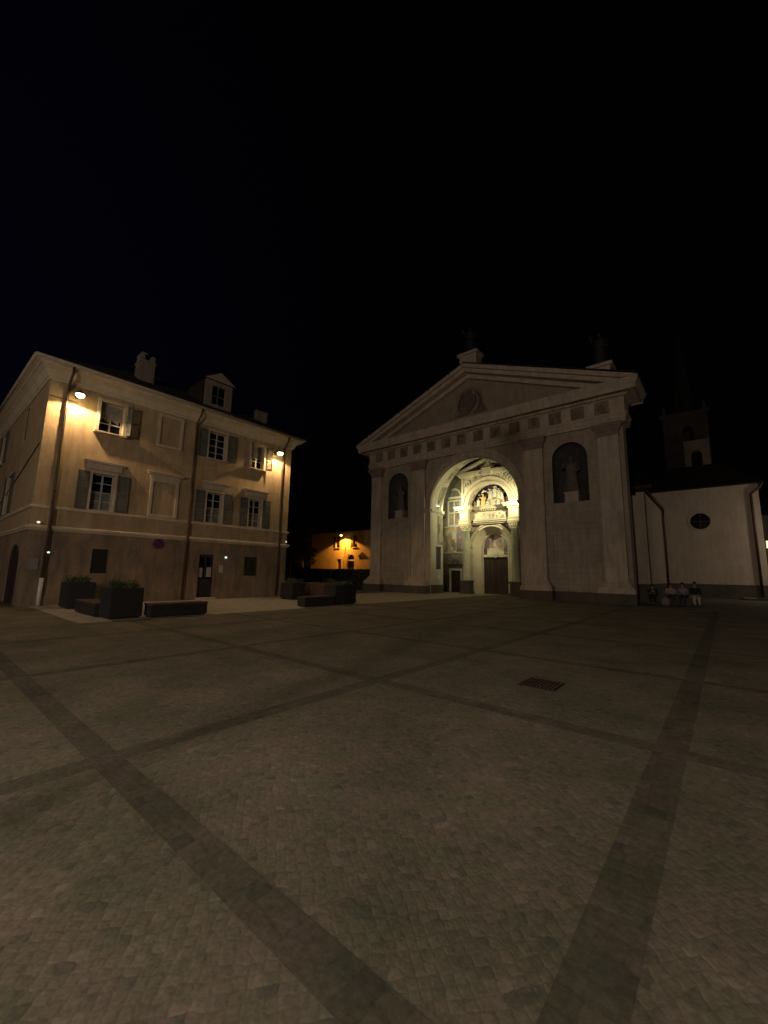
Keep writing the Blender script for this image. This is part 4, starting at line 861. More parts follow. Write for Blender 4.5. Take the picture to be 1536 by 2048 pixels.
# pediment of the portal
mb = MB(UM); mb.box(-17.55,-12.05,10.101,10.22,-0.3,0.15); mb.box(-17.75,-11.85,10.3,10.44,-0.3,0.38); pd = mb.build('pediment', 'portal', UP)
mb = MB(UM)
for i in range(27): mb.box(-17.6+i*0.205,-17.5+i*0.205,10.221,10.299,-0.1,0.3)
mb.build('dentils', 'portal', pd)
s2 = 1.08/2.95
for sg in (-1,1):
    mb = MB(UM); mb.prism([(cx+sg*2.98,10.441),(cx+sg*2.45,10.441),(cx,10.441+s2*2.45),(cx,10.441+s2*2.98)],-0.3,0.38); mb.build('raking_cornice', 'portal', pd)
    mb = MB(UM)
    for i in range(12):
        a = cx+sg*(0.15+i*0.19); h = 10.441+s2*(2.45-(0.15+i*0.19))
        mb.prism([(a-0.05,h-0.12),(a+0.05,h-0.12),(a+0.05,h+0.03),(a-0.05,h+0.03)],0.0,0.24)
    mb.build('raking_dentils', 'portal', pd)
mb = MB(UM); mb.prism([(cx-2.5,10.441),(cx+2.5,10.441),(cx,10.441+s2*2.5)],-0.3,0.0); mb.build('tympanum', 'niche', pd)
mb = MB(UM); mb.box(cx-0.42,cx+0.42,10.0,10.6,0.001,0.4)
mb.ball(UM(cx,10.85,0.14),0.22,0.16,0.27); mb.ball(UM(cx,11.16,0.18),0.09,0.09,0.11)
for i in range(11):
    t = PI*i/10; mb.tube([UM(cx+0.2*math.cos(t),10.66+0.2*math.sin(t),0.05),UM(cx+(0.6+0.1*(i%2))*math.cos(t),10.66+(0.5+0.1*(i%2))*math.sin(t)*0.85,0.08)],[0.06,0.03])
mb.build('pediment_relief', 'portal', pd)

# -------- robed figures (portal relief group, niche and roof statues)
def robed(name, x, y, z, h, m, label=None, cat='statue', group=None, parent=None, lean=0, arm=0.0, sit=False, head=None, wide=1.0):
    mb = MB(); rnd = random.Random(int(x*91+z*37+h*11)); n = 22
    ph = rnd.random()*6
    hh = h*(0.86)
    prof = [(0.19,0.0),(0.185,0.12),(0.165,0.3),(0.145,0.47),(0.15,0.56),(0.125,0.64),(0.14,0.74),(0.165,0.84),(0.14,0.9),(0.06,0.93),(0.045,0.96),(0.045,1.0)]
    if sit: prof = [(0.26,0.0),(0.27,0.15),(0.28,0.35),(0.2,0.45),(0.15,0.6),(0.17,0.75),(0.19,0.84),(0.15,0.9),(0.07,0.93),(0.05,1.0)]
    L = []
    for rr, t in prof:
        ring = []
        for k in range(n):
            a = 2*PI*k/n
            fold = 1+(0.10*math.sin(a*5+ph+t*2)+0.05*math.sin(a*9+ph*2))*max(0, 0.9-t)
            ring.append(mb.bm.verts.new((x+lean*t*h+rr*h*wide*fold*math.cos(a), y+rr*h*0.72*fold*math.sin(a), z+t*hh)))
        L.append(ring)
    for i in range(len(L)-1):
        for k in range(n): mb.face([L[i][k],L[i][(k+1)%n],L[i+1][(k+1)%n],L[i+1][k]])
    mb.face(L[0][::-1]); mb.face(L[-1])
    hx = x+lean*h*0.95
    mb.ball((hx, y-0.01*h, z+0.925*h),0.052*h,0.06*h,0.075*h,12,10)
    mb.ball((hx, y-0.065*h, z+0.92*h),0.012*h,0.018*h,0.022*h,6,5)
    for sg in (-1,1):
        sx = x+lean*0.84*h+sg*0.14*h*wide
        up_ = arm if sg < 0 else -arm*0.3
        el = (sx+sg*0.05*h, y-0.03*h, z+(0.60+0.12*up_)*h); ha = (sx-sg*0.04*h+(sg*0.1*h*max(up_,0)), y-0.16*h, z+(0.58+0.34*up_)*h)
        mb.tube([(sx,y,z+0.78*h), el, ha],[0.05*h,0.042*h,0.026*h],8)
        for q in range(3): mb.tube([ha,(ha[0]+(q-1)*0.012*h,ha[1]-0.03*h,ha[2]+0.01*h)],[0.012*h,0.008*h],5)
    o = mb.build(name, m, parent, smooth=True, loc=(x,y,z))
    if not parent: tag(o, label, cat, group)
    return o
robed('niche_statue', nR, 28.62, 7.22, 2.55, 'statue', 'robed stone statue in the right niche of the church front', arm=0.5, head=1)
robed('niche_statue', nL, 28.62, 7.22, 2.4, 'statue', 'dark robed statue in the left niche of the church front', arm=0.2)
robed('roof_statue', -14.8, 28.4, 19.72, 2.6, 'unlit_tone', 'dim robed statue on the pedestal above the pediment apex', arm=0.9)
robed('roof_statue', -5.2, 28.4, 15.42, 2.5, 'unlit_tone', 'dim robed statue on the pedestal at the right end of the pediment', arm=1.0)
# generic kneeling and standing figures of the lunette group
for fx, fz, fh, fm, st in ((-16.35,7.38,0.62,'terra_rose',0),(-16.0,7.38,0.8,'terra_white',0),(-15.55,7.38,1.15,'terra_gold',0),(-15.15,7.38,0.6,'terra_white',1),
                          (-14.9,7.95,0.95,'terra',0),(-14.5,8.1,0.95,'terra_white',0),(-14.15,8.0,0.9,'terra',0),(-13.85,7.9,0.8,'terra_white',0),(-13.75,7.38,0.62,'terra_rose',1),(-14.2,7.38,0.55,'terra_white',1),(-13.3,7.38,0.9,'terra_rose',0)):
    robed('relief_figure', fx, 31.75, fz, fh, fm, parent=UP, sit=bool(st), arm=random.uniform(-0.2,0.9), wide=1.15)
mb = MB(); mb.box(-15.3,-13.6,31.85,32.15,7.38,8.05); mb.build('relief_tomb', 'terra', UP)
for i in range(5):
    t = R(35+i*27); pass
mb = MB()
for i in range(14):
    t = R(50+i*7.5+random.uniform(-4,4)); q = random.uniform(1.4,1.7); mb.ball((cx+q*math.cos(t),31.9,7.42+q*math.sin(t)),0.12,0.06,0.07,8,6)
mb.build('relief_clouds', 'arabesque', UP, smooth=True)

# atrium spotlights
def spotlight(loc, aim, e, label, ang=120):
    t = thing('spotlight', loc, label, 'lamp', 'spotlights on the arch imposts')
    x, y, z = loc; s = 1 if x < cx else -1
    mb = MB(); mb.box(*sorted((x-s*0.12, x-s*0.02)),y-0.03,y+0.03,z-0.12,z+0.02); mb.lathe(x,y,[(0.06,z-0.12),(0.09,z-0.08),(0.09,z)],12); mb.build('housing', 'lampmetal', t)
    mb = MB(); mb.ball((x+s*0.01,y-0.0,z+0.03),0.085,0.085,0.07); mb.build('lens', 'bulb2', t, smooth=True)
    mb = MB(); mb.tube([(x-s*0.1,y,z-0.1),(x+s*0.2,y,z-0.05)],0.02); mb.build('arm', 'lampmetal', t)
    spot('spotlight_light', (x+s*(0.55 if s>0 else 0.16),y+0.1,z+0.14), aim, e, (1.0,0.93,0.57), ang, 1.0, 0.08)
spotlight((-18.46,29.1,7.3), (-16.8,32.4,7.0), 780, 'small glowing spotlight on the left impost inside the church arch', 142)
spotlight((-11.14,29.1,7.3), (-15.6,31.4,7.3), 1150, 'small spotlight on the right impost inside the church arch, mostly hidden', 118)

# ================================================================== SIDE CHAPEL
CH = thing('side_chapel', (-1, 44, 0), 'plain pale side chapel with a round window right of the church', 'chapel')
ocx, ocz, orr = -1.3, 6.5, 0.72
mb = MB(ymap(44.0)); mb.holed(rect(-5.4,2.6,1.15,9.35), [[(ocx+orr*math.cos(2*PI*i/32), ocz+orr*math.sin(2*PI*i/32)) for i in range(32)]], -0.5, 0.0); fw = mb.build('front_wall', 'chapel', CH)
mb = MB(ymap(44.0)); mb.holed([(ocx+(orr+0.14)*math.cos(2*PI*i/32), ocz+(orr+0.14)*math.sin(2*PI*i/32)) for i in range(32)], [[(ocx+(orr-0.02)*math.cos(2*PI*i/32), ocz+(orr-0.02)*math.sin(2*PI*i/32)) for i in range(32)]], 0.002, 0.05)
rw = mb.build('round_window', 'chapel', CH)
mb = MB(ymap(44.0)); mb.prism([(ocx+orr*math.cos(2*PI*i/32), ocz+orr*math.sin(2*PI*i/32)) for i in range(32)],-0.34,-0.3); mb.build('pane', 'glass', rw)
mb = MB(ymap(44.0)); mb.box(ocx-0.02,ocx+0.02,ocz-0.7,ocz+0.7,-0.29,-0.25); mb.box(ocx-0.7,ocx+0.7,ocz-0.02,ocz+0.02,-0.245,-0.21); mb.build('bars', 'lampmetal', rw)
mb = MB(ymap(44.0)); mb.box(-5.4,2.6,0,1.149,-0.5,0.06); mb.build('socle', 'socle', CH)
mb = MB(); mb.box(2.2,2.6,44.501,54,0,9.35); mb.build('side_wall', 'chapel', CH)
# flank wall linking chapel and church
mb = MB(xmap(-4.05)); mb.box(33.9,43.9,1.15,7.75,-0.5,0.0); mb.build('flank_wall', 'chapel', CH)
mb = MB(xmap(-4.05)); mb.box(33.9,43.9,0,1.149,-0.5,0.05); mb.build('flank_socle', 'socle', CH)
mb = MB(ymap(33.9)); mb.box(-6.69,-4.05,0,7.55,-0.5,-0.001); mb.build('return_wall', 'chapel', CH)
mb = MB(ymap(33.9)); mb.box(-5.3,-4.0,0,1.15,0.0,0.06); mb.build('return_socle', 'socle', CH)
mb = MB(); mb.frustum((-5.4,-3.9,33.7,43.98),(-5.4,-5.2,33.9,43.98),7.76,8.3); mb.build('low_roof', 'roof2', CH)
mb = MB(); mb.tube([(-3.86,33.6,7.78),(-3.86,43.9,7.78)],0.09,10); mb.build('gutter', 'pipe', CH, smooth=True)
mb = MB(); mb.frustum((-5.6,2.95,43.6,54),(-5.6,2.95,43.6,54),9.351,9.45); mb.frustum((-5.6,2.95,43.6,54),(-3.1,0.45,46.1,51.5),9.451,11.9); mb.build('roof', 'roof2', CH)
for x0_, x1_ in ((-3.87,-3.87),(2.82,2.1)):
    mb = MB(); 
    if x0_ < 0: mb.tube([(-3.86,43.7,7.7),(-3.9,43.85,6.9),(-3.92,43.86,0.1)],0.09,10)
    else: mb.tube([(2.85,43.6,9.35),(2.75,43.85,9.1),(2.12,43.86,8.5),(2.12,43.86,8.2),(2.12,43.86,0.1)],0.09,10)
    mb.build('downpipe', 'pipe', CH, smooth=True)
mb = MB(); mb.box(1.7,2.5,43.0,43.5,0.0,0.22); 
st = tag(MB().box(0.9,2.4,42.6,43.93,0.0,0.2).build('steps', 'socle'), 'low stone steps at the right corner of the side chapel', 'steps')
mb.bm.free()
MB().box(0.92,1.7,42.57,42.598,0.13,0.19).build('step_edge', 'paper', st)
# dark transept roof behind the chapel
mb = MB(); mb.box(-9,-4.6,44.0,56,0,10.2); tr = thing('transept', (-7,50,0), 'dark rear part of the church behind the side chapel', 'building')
mb.build('wall', 'tower', tr)
mb = MB(); mb.frustum((-9.2,-4.4,43.95,56.2),(-8,-5.5,46,54),10.201,12.2); mb.build('roof', 'roof2', tr)

# bell tower
TW = thing('bell_tower', (-2.4, 62, 0), 'dark stone bell tower with a spire rising behind the side chapel', 'tower')
TM = ymap(60.0)
tx0, tx1 = -4.55, -0.1
mb = MB(TM); mb.holed(rect(tx0,tx1,8,21.4), [arch_loop(-2.1,0.5,17.9,19.6,12,0.5)], -0.5, 0.0)
mb.build('front_wall', 'tower', TW)
mb = MB(); mb.box(tx0,tx0+0.5,60.5,64.4,8,21.4); mb.box(tx1-0.5,tx1,60.5,64.4,8,21.4); mb.box(tx0,tx1,64.4,64.9,8,21.4); mb.box(tx0,tx1,60.5,64.4,17.0,17.3); mb.build('side_walls', 'tower', TW)
mb = MB(); mb.ring(tx0,tx1,60,64.9,[(-0.2,21.401),(0.15,21.401),(0.3,21.7),(0.3,21.85),(-0.2,21.85)]); mb.build('cornice', 'tower', TW); mb = MB(); mb.ring(tx0,tx1,60,64.9,[(-0.05,16.6),(0.1,16.6),(0.14,16.8),(-0.05,16.85)]); mb.build('string_course', 'tower', TW)
mb = MB(); 
for k in range(8):
    pass
mb.lathe(-2.3,62.4,[(1.6,21.9),(1.45,22.4),(0.95,26.5),(0.55,31.0),(0.05,35)],8); mb.build('spire', 'unlit_tone', TW)
mb = MB(); 
for q in ((tx0,60),(tx1-0.5,60),(tx0,64.4),(tx1-0.5,64.4)): mb.frustum((q[0],q[0]+0.5,q[1],q[1]+0.5),(q[0]+0.2,q[0]+0.3,q[1]+0.2,q[1]+0.3),21.86,23.2)
mb.build('pinnacles', 'tower', TW)
# pale aedicule in front of the tower
AE = thing('belfry_aedicule', (-1.3, 58, 12), 'pale arched aedicule lit in front of the dark bell tower', 'aedicule')
AM = ymap(58.0)
mb = MB(AM); mb.holed([(-2.55,10),(-0.2,10),(-0.2,17.4),(-2.55,17.4)], [arch_loop(-1.45,0.5,13.6,15.9,12)], -1.0, 0.0); mb.build('wall', 'tympanum', AE)
mb = MB(AM); mb.box(-2.62,-0.13,17.401,17.6,-1.1,0.12); mb.build('coping', 'tympanum', AE)
mb = MB(AM); mb.box(-2.0,-0.9,13.5,16.5,-1.06,-1.001); mb.build('recess', 'soil', AE)

# ================================================================== PLANTERS, BENCHES
def leaves(mb, cx_, cy_, cz_, rx, ry, rz, n, size, rnd):
    for i in range(n):
        t = rnd.random()*2*PI; u_ = rnd.uniform(-1,1); rr = rnd.random()**0.4
        p = Vector((cx_+rx*rr*math.sqrt(1-u_*u_)*math.cos(t), cy_+ry*rr*math.sqrt(1-u_*u_)*math.sin(t), cz_+rz*rr*u_))
        a = Vector((rnd.gauss(0,1),rnd.gauss(0,1),rnd.gauss(0,0.7))).normalized(); b = a.orthogonal().normalized()
        s_ = size*rnd.uniform(0.6,1.4)
        mb.face([mb.bm.verts.new(q) for q in (p-a*s_, p+b*s_*0.4, p+a*s_, p-b*s_*0.4)])
def planter(x0, x1, y0_, y1_, h, label, m='darksteel', plants=None, seed=1):
    t = thing('planter', ((x0+x1)/2,(y0_+y1_)/2,0), label, 'planter', 'planters in front of the ochre house')
    mb = MB()
    mb.box(x0,x1,y0_,y0_+0.04,0.06,h); mb.box(x0,x1,y1_-0.04,y1_,0.06,h); mb.box(x0,x0+0.04,y0_+0.04,y1_-0.04,0.06,h); mb.box(x1-0.04,x1,y0_+0.04,y1_-0.04,0.06,h)
    mb.build('tub', m, t)
    mb = MB(); mb.box(x0+0.06,x1-0.06,y0_+0.06,y1_-0.06,0,0.06); mb.build('foot', 'darksteel', t)
    mb = MB(); mb.box(x0+0.04,x1-0.04,y0_+0.04,y1_-0.04,0.07,h-0.08); mb.build('soil', 'soil', t)
    if plants:
        rnd = random.Random(seed); p = thing('planter_shrub', ((x0+x1)/2,(y0_+y1_)/2,h-0.08), plants, 'shrub', 'low shrubs growing in the planters')
        mb = MB(); 
        for i in range(9): 
            px, py = rnd.uniform(x0+0.15,x1-0.15), rnd.uniform(y0_+0.15,y1_-0.15)
            mb.tube([(px,py,h-0.08),(px+rnd.uniform(-0.05,0.05),py,h+0.1),(px+rnd.uniform(-0.16,0.16),py+rnd.uniform(-0.1,0.1),h+rnd.uniform(0.15,0.38))],[0.012,0.008,0.004],5)
        mb.build('stems', 'bark', p)
        mb = MB()
        for i in range(16):
            px, py = rnd.uniform(x0+0.02,x1-0.02), rnd.uniform(y0_+0.02,y1_-0.02)
            leaves(mb, px, py, h+rnd.uniform(-0.02,0.16), 0.17, 0.17, 0.08+0.12*rnd.random(), 60, 0.035, rnd)
        mb.build('foliage', 'leaf', p, recalc=False)
planter(-20.9,-19.7,4.35,5.25,1.02,'dark planter standing closest to the house wall at the far left', plants='low leafy shrub in the planter closest to the house wall', seed=2)
planter(-15.95,-14.93,4.42,5.36,0.97,'large dark cube planter in front, between two low benches', plants='low leafy shrub in the large front cube planter', seed=3)
planter(-20.1,-19.0,14.55,15.5,0.95,'dark planter at the right corner of the ochre house', plants='low leafy shrub in the planter at the right house corner', seed=4)
planter(-15.7,-14.82,14.0,15.45,0.96,'dark planter at the right end of the low bench near the church', plants='low leafy shrub in the planter nearest the church', seed=5)
planter(-20.55,-17.75,16.3,17.1,0.95,'long rusty planter box behind the bench near the church', m='corten', plants=None)
def bench(x0, x1, y0_, y1_, label):
    t = thing('bench', ((x0+x1)/2,(y0_+y1_)/2,0), label, 'bench', 'low block benches beside the planters')
    mb = MB(); mb.box(x0+0.02,x1-0.02,y0_+0.02,y1_-0.02,0.05,0.40); mb.build('base', 'darksteel', t)
    mb = MB()
    if x1-x0 > y1_-y0_:
        for i in range(5): s_ = (y1_-y0_)/5; mb.box(x0,x1,y0_+i*s_+0.006,y0_+(i+1)*s_-0.006,0.402,0.455)
    else:
        for i in range(5): s_ = (x1-x0)/5; mb.box(x0+i*s_+0.006,x0+(i+1)*s_-0.006,y0_,y1_,0.402,0.455)
    mb.build('seat', 'corten', t)
    mb = MB(); mb.box(x0+0.06,x1-0.06,y0_+0.06,y1_-0.06,0.0,0.05); mb.build('foot', 'darksteel', t)
bench(-18.4,-16.02,4.3,4.85,'short low bench left of the large front cube planter')
bench(-15.2,-14.62,5.5,7.45,'long dark low bench right of the large front cube planter')
bench(-15.35,-14.75,12.05,13.9,'low rusty bench left of the planter nearest the church')

# ================================================================== BACKGROUND BETWEEN HOUSE AND CHURCH
def hedge(name, x0, x1, y0_, y1_, h, label, seed, n=2600):
    rnd = random.Random(seed); t = thing(name, ((x0+x1)/2,(y0_+y1_)/2,0), label, 'hedge', 'clipped hedges beyond the planters')
    mb = MB(); mb.box(x0+0.15,x1-0.15,y0_+0.15,y1_-0.15,0,h-0.15); mb.build('branches', 'soil', t)
    mb = MB()
    for i in range(n):
        p = Vector((rnd.uniform(x0,x1),rnd.uniform(y0_,y1_),rnd.uniform(0.03,h)))
        k = rnd.randrange(3)
        if k == 0: p.y = y0_+rnd.uniform(0,0.2)
        elif k == 1: p.z = h+rnd.uniform(-0.15,0.06)
        a = Vector((rnd.gauss(0,1),rnd.gauss(0,1),rnd.gauss(0,1))).normalized(); b = a.orthogonal(); s_ = rnd.uniform(0.05,0.12)
        mb.face([mb.bm.verts.new(q) for q in (p-a*s_, p+b*s_*0.5, p+a*s_, p-b*s_*0.5)])
    mb.build('foliage', 'leaf_dark', t, recalc=False)
hedge('hedge', -33.7, -29.3, 26.0, 27.2, 1.82, 'dark clipped hedge left of the lit doorway, behind the planters', 11)
hedge('hedge', -31.4, -25.2, 28.6, 29.8, 1.86, 'dark clipped hedge in front of the orange-lit far house', 12)
t = thing('round_shrub', (-27.6,25,0), 'small round pale shrub in front of the dark clipped hedges', 'shrub')
mb = MB(); leaves(mb,-27.6,25,0.6,0.65,0.6,0.55,1500,0.06,random.Random(5)); mb.build('foliage', 'leaf', t, recalc=False)
mb = MB(); mb.tube([(-27.6,25,0),(-27.6,25,0.5)],0.05); mb.build('trunk', 'bark', t)

def tree(x, y, h, cr, label, seed, n=5200, group='trees behind the ochre house'):
    rnd = random.Random(seed); t = thing('tree', (x,y,0), label, 'tree', group)
    mb = MB(); mb.tube([(x,y,0),(x+0.1,y,h*0.3),(x-0.1,y+0.1,h*0.6),(x,y,h*0.85)],[h*0.022,h*0.017,h*0.011,h*0.004],9)
    cl = []
    for i in range(11):
        a = rnd.random()*2*PI; z_ = h*rnd.uniform(0.3,0.8); rr = cr*rnd.uniform(0.4,0.95)*(1.1-0.5*(z_/h))
        e_ = (x+rr*math.cos(a), y+rr*math.sin(a), z_+h*0.08)
        mb.tube([(x,y,z_-h*0.08),((x+e_[0])/2,(y+e_[1])/2,z_+h*0.02),e_],[h*0.009,h*0.006,h*0.002],6); cl.append((e_, rnd.uniform(0.28,0.5)*cr))
    cl.append(((x,y,h*0.9),0.4*cr)); cl.append(((x,y,h*0.7),0.6*cr))
    mb.build('trunk', 'bark', t)
    mb = MB()
    for c_, rr in cl: leaves(mb, *c_, rr, rr, rr*0.75, n//len(cl), 0.14, rnd)
    mb.build('crown', 'leaf_dark', t, recalc=False)
tree(-38,24,9.0,3.2,'dark leafy tree directly beyond the right corner of the ochre house',21)
tree(-44,33,9.5,3.6,'dark tall tree in the middle of the gap, left of the orange-lit house',22)
tree(-50,40,7.5,2.2,'dark tree standing closest to the left of the orange-lit house',23)
t = thing('leafy_bush', (-27.5,18.5,0), 'green bush growing against the right side of the ochre house', 'bush')
mb = MB()
for i in range(7): leaves(mb,-27.3+0.5*math.cos(i*2.1),18.6+0.4*math.sin(i*1.7),0.5+0.33*i,0.75,0.6,0.5,330,0.07,random.Random(40+i))
mb.build('foliage', 'leaf', t, recalc=False)
mb = MB(); mb.tube([(-27.3,18.6,0),(-27.2,18.6,1.2),(-27.3,18.7,2.4)],[0.06,0.045,0.02]); mb.build('trunk', 'bark', t)

# far orange-lit house
F = thing('far_house', (-44.5,45,0), 'distant house under an orange lamp between the ochre house and the church', 'house')
FM = ymap(45.0)
fx0, fx1 = -54, -37.5
mb = MB(FM); mb.holed([(fx0,0),(-47.55,0),(-47.55,3.7),(-46.65,3.7),(-46.65,0),(-45.2,0),(-45.2,3.35),(-43.75,3.35),(-43.75,0),(fx1,0),(fx1,8.0),(fx0,8.0)],
        [rect(-48.0,-47.1,5.5,7.3), rect(-44.1,-43.2,5.5,7.35), [(-45.15,3.6),(-43.8,3.6)]+[(-44.475+0.675*math.cos(PI*i/12),3.75+0.62*math.sin(PI*i/12)) for i in range(13)]], -0.4, 0.0)
mb.build('wall', 'farwall', F)
for a0_, a1_, b0_, b1_ in ((-48.0,-47.1,5.5,7.3),(-44.1,-43.2,5.5,7.35)):
    mb = MB(FM); mb.box(a0_,a1_,b0_,b1_,-0.3,-0.25); wn = mb.build('window', 'glass', F)
    mb = MB(FM); mb.box(a0_-0.12,a1_+0.12,b0_-0.1,b0_-0.001,0.001,0.16); mb.build('sill', 'farwall', wn)
    mb = MB(FM); mb.box(a0_+0.06,a1_-0.06,b0_+0.5,b1_,-0.2,-0.16); mb.build('frame', 'pipe', wn)
    mb = MB(FM); mb.box(a0_-0.5,a0_-0.02,b0_,b1_,0.01,0.05); mb.build('shutter', 'pipe', wn)
mb = MB(FM); mb.box(-45.2,-43.75,0,3.35,-0.35,-0.28); mb.build('door', 'door', F)
mb = MB(FM); mb.box(-47.55,-46.65,0,3.7,-0.35,-0.28); mb.build('door', 'wood', F)
mb = MB(FM); mb.box(-45.15,-43.8,3.6,4.35,-0.3,-0.25); mb.build('fanlight', 'glass', F)
mb = MB(FM); mb.prism([(-42.9,4.0),(-41.2,4.0),(-41.4,4.25),(-42.05,4.7),(-42.7,4.25)],0.001,0.14); mb.build('canopy', 'pipe', F)
mb = MB(); mb.box(fx0,fx0+0.4,45.4,54,0,8); mb.box(fx1-0.4,fx1,45.4,54,0,8); mb.build('side_walls', 'farwall', F)
mb = MB(); mb.frustum((fx0-0.4,fx1+0.4,44.5,54.5),(fx0+3,fx1-3,49,50),8.0,9.6); 
mb.build('roof', mat('rust_tiles',(0.12,0.045,0.03),(0.08,0.03,0.02),4,0.9,0.4), F)
t = thing('far_wall_lamp', (-45.7,44.4,7.3), 'bright orange lamp under the eaves of the distant house', 'lamp')
mb = MB(); mb.tube([(-45.7,45,7.35),(-45.7,44.4,7.55),(-45.7,43.95,7.42)],0.03); mb.lathe(-45.7,43.9,[(0.05,7.55),(0.22,7.42),(0.24,7.36),(0.05,7.38)],14); mb.build('bracket', 'lampmetal', t)
mb = MB(); mb.ball((-45.7,43.9,7.33),0.17,0.17,0.11); mb.build('bulb', 'bulb3', t, smooth=True)
spot('far_lamp_light', (-45.7,43.9,7.2), (-45.7,44.3,0), 2600, (1.0,0.40,0.045), 144, 0.2, 0.08)
tg = thing('shadow_lattice', (-45.3,44.6,0), 'thin pointed lattice standing in for a triangular shadow on the far house', 'shadow stand-in')  # added lattice stands in for a triangular shadow on the wall
mb = MB()
for k in (-1,0,1): mb.tube([(-45.3+k*0.55,44.55,1.2),(-45.3+k*0.06,44.55,5.6)],0.025,5)
for i in range(7): z_ = 1.8+i*0.55; w_ = 0.55*(1-(z_-1.2)/4.6); mb.tube([(-45.3-w_,44.55,z_),(-45.3+w_,44.55,z_)],0.018,5)
mb.build('lattice', 'pipe', tg)
mb = MB(); mb.tube([(-45.3,44.55,0),(-45.3,44.55,1.2)],0.03,6); mb.build('stake', 'pipe', tg)

# dark building at the right edge with a wall lantern
RB = thing('dark_side_building', (7,50,0), 'dark building beyond the side chapel at the right edge', 'building')
mb = MB(ymap(50.0)); mb.box(2.9,16,0,7.4,-6,0.0); mb.build('wall', 'socle', RB)
mb = MB(); mb.frustum((2.7,16.2,49.6,56.3),(4,15,52,54),7.401,8.8); mb.build('roof', 'roof2', RB)
t = thing('wall_lantern', (3.15,49.95,4.6), 'small bright lantern beside the right edge of the side chapel', 'lamp')
mb = MB(); mb.box(3.1,3.14,49.5,49.998,5.25,5.3); mb.frustum((3.0,3.26,49.4,49.66),(3.08,3.18,49.48,49.58),5.05,5.2); mb.build('bracket', 'lampmetal', t)
mb = MB(); mb.box(3.02,3.24,49.42,49.64,4.5,5.04); mb.box(3.0,3.5,49.5,49.6,4.4,4.5); mb.build('lantern_glass', mat('lantern_glass',(0.9,0.8,0.6),(0.9,0.8,0.6),1,0.4,emit=(1,0.82,0.6),estr=1.2), t)

# ================================================================== PEOPLE on the low bench by the church
SB = thing('stone_bench', (-2.4, 30.1, 0), 'long dark low bench by the right corner of the church where people sit', 'bench')
MB().box(-3.95,-1.1,29.95,30.45,0.38,0.46).build('seat', 'socle', SB)
for xx in (-3.7,-2.5,-1.35): MB().box(xx-0.12,xx+0.12,30.0,30.4,0.0,0.379).build('leg', 'socle', SB)

def skin_obj(name, verts, edges, rad, m, parent, root=0, lvl=2):
    org = Vector(parent['_org'])
    me = bpy.data.meshes.new(name); me.from_pydata([Vector(v_)-org for v_ in verts], edges, [])
    o = bpy.data.objects.new(name, me); COL.objects.link(o); o.parent = parent; o['_org'] = list(org)
    sk = o.modifiers.new('skin', 'SKIN')
    for i, sv in enumerate(me.skin_vertices[0].data):
        rr = rad[i]; sv.radius = rr if isinstance(rr, tuple) else (rr, rr); sv.use_root = (i == root)
    sk.use_smooth_shade = True
    ss = o.modifiers.new('sub', 'SUBSURF'); ss.levels = lvl; ss.render_levels = lvl
    me.materials.append(M[m]); return o

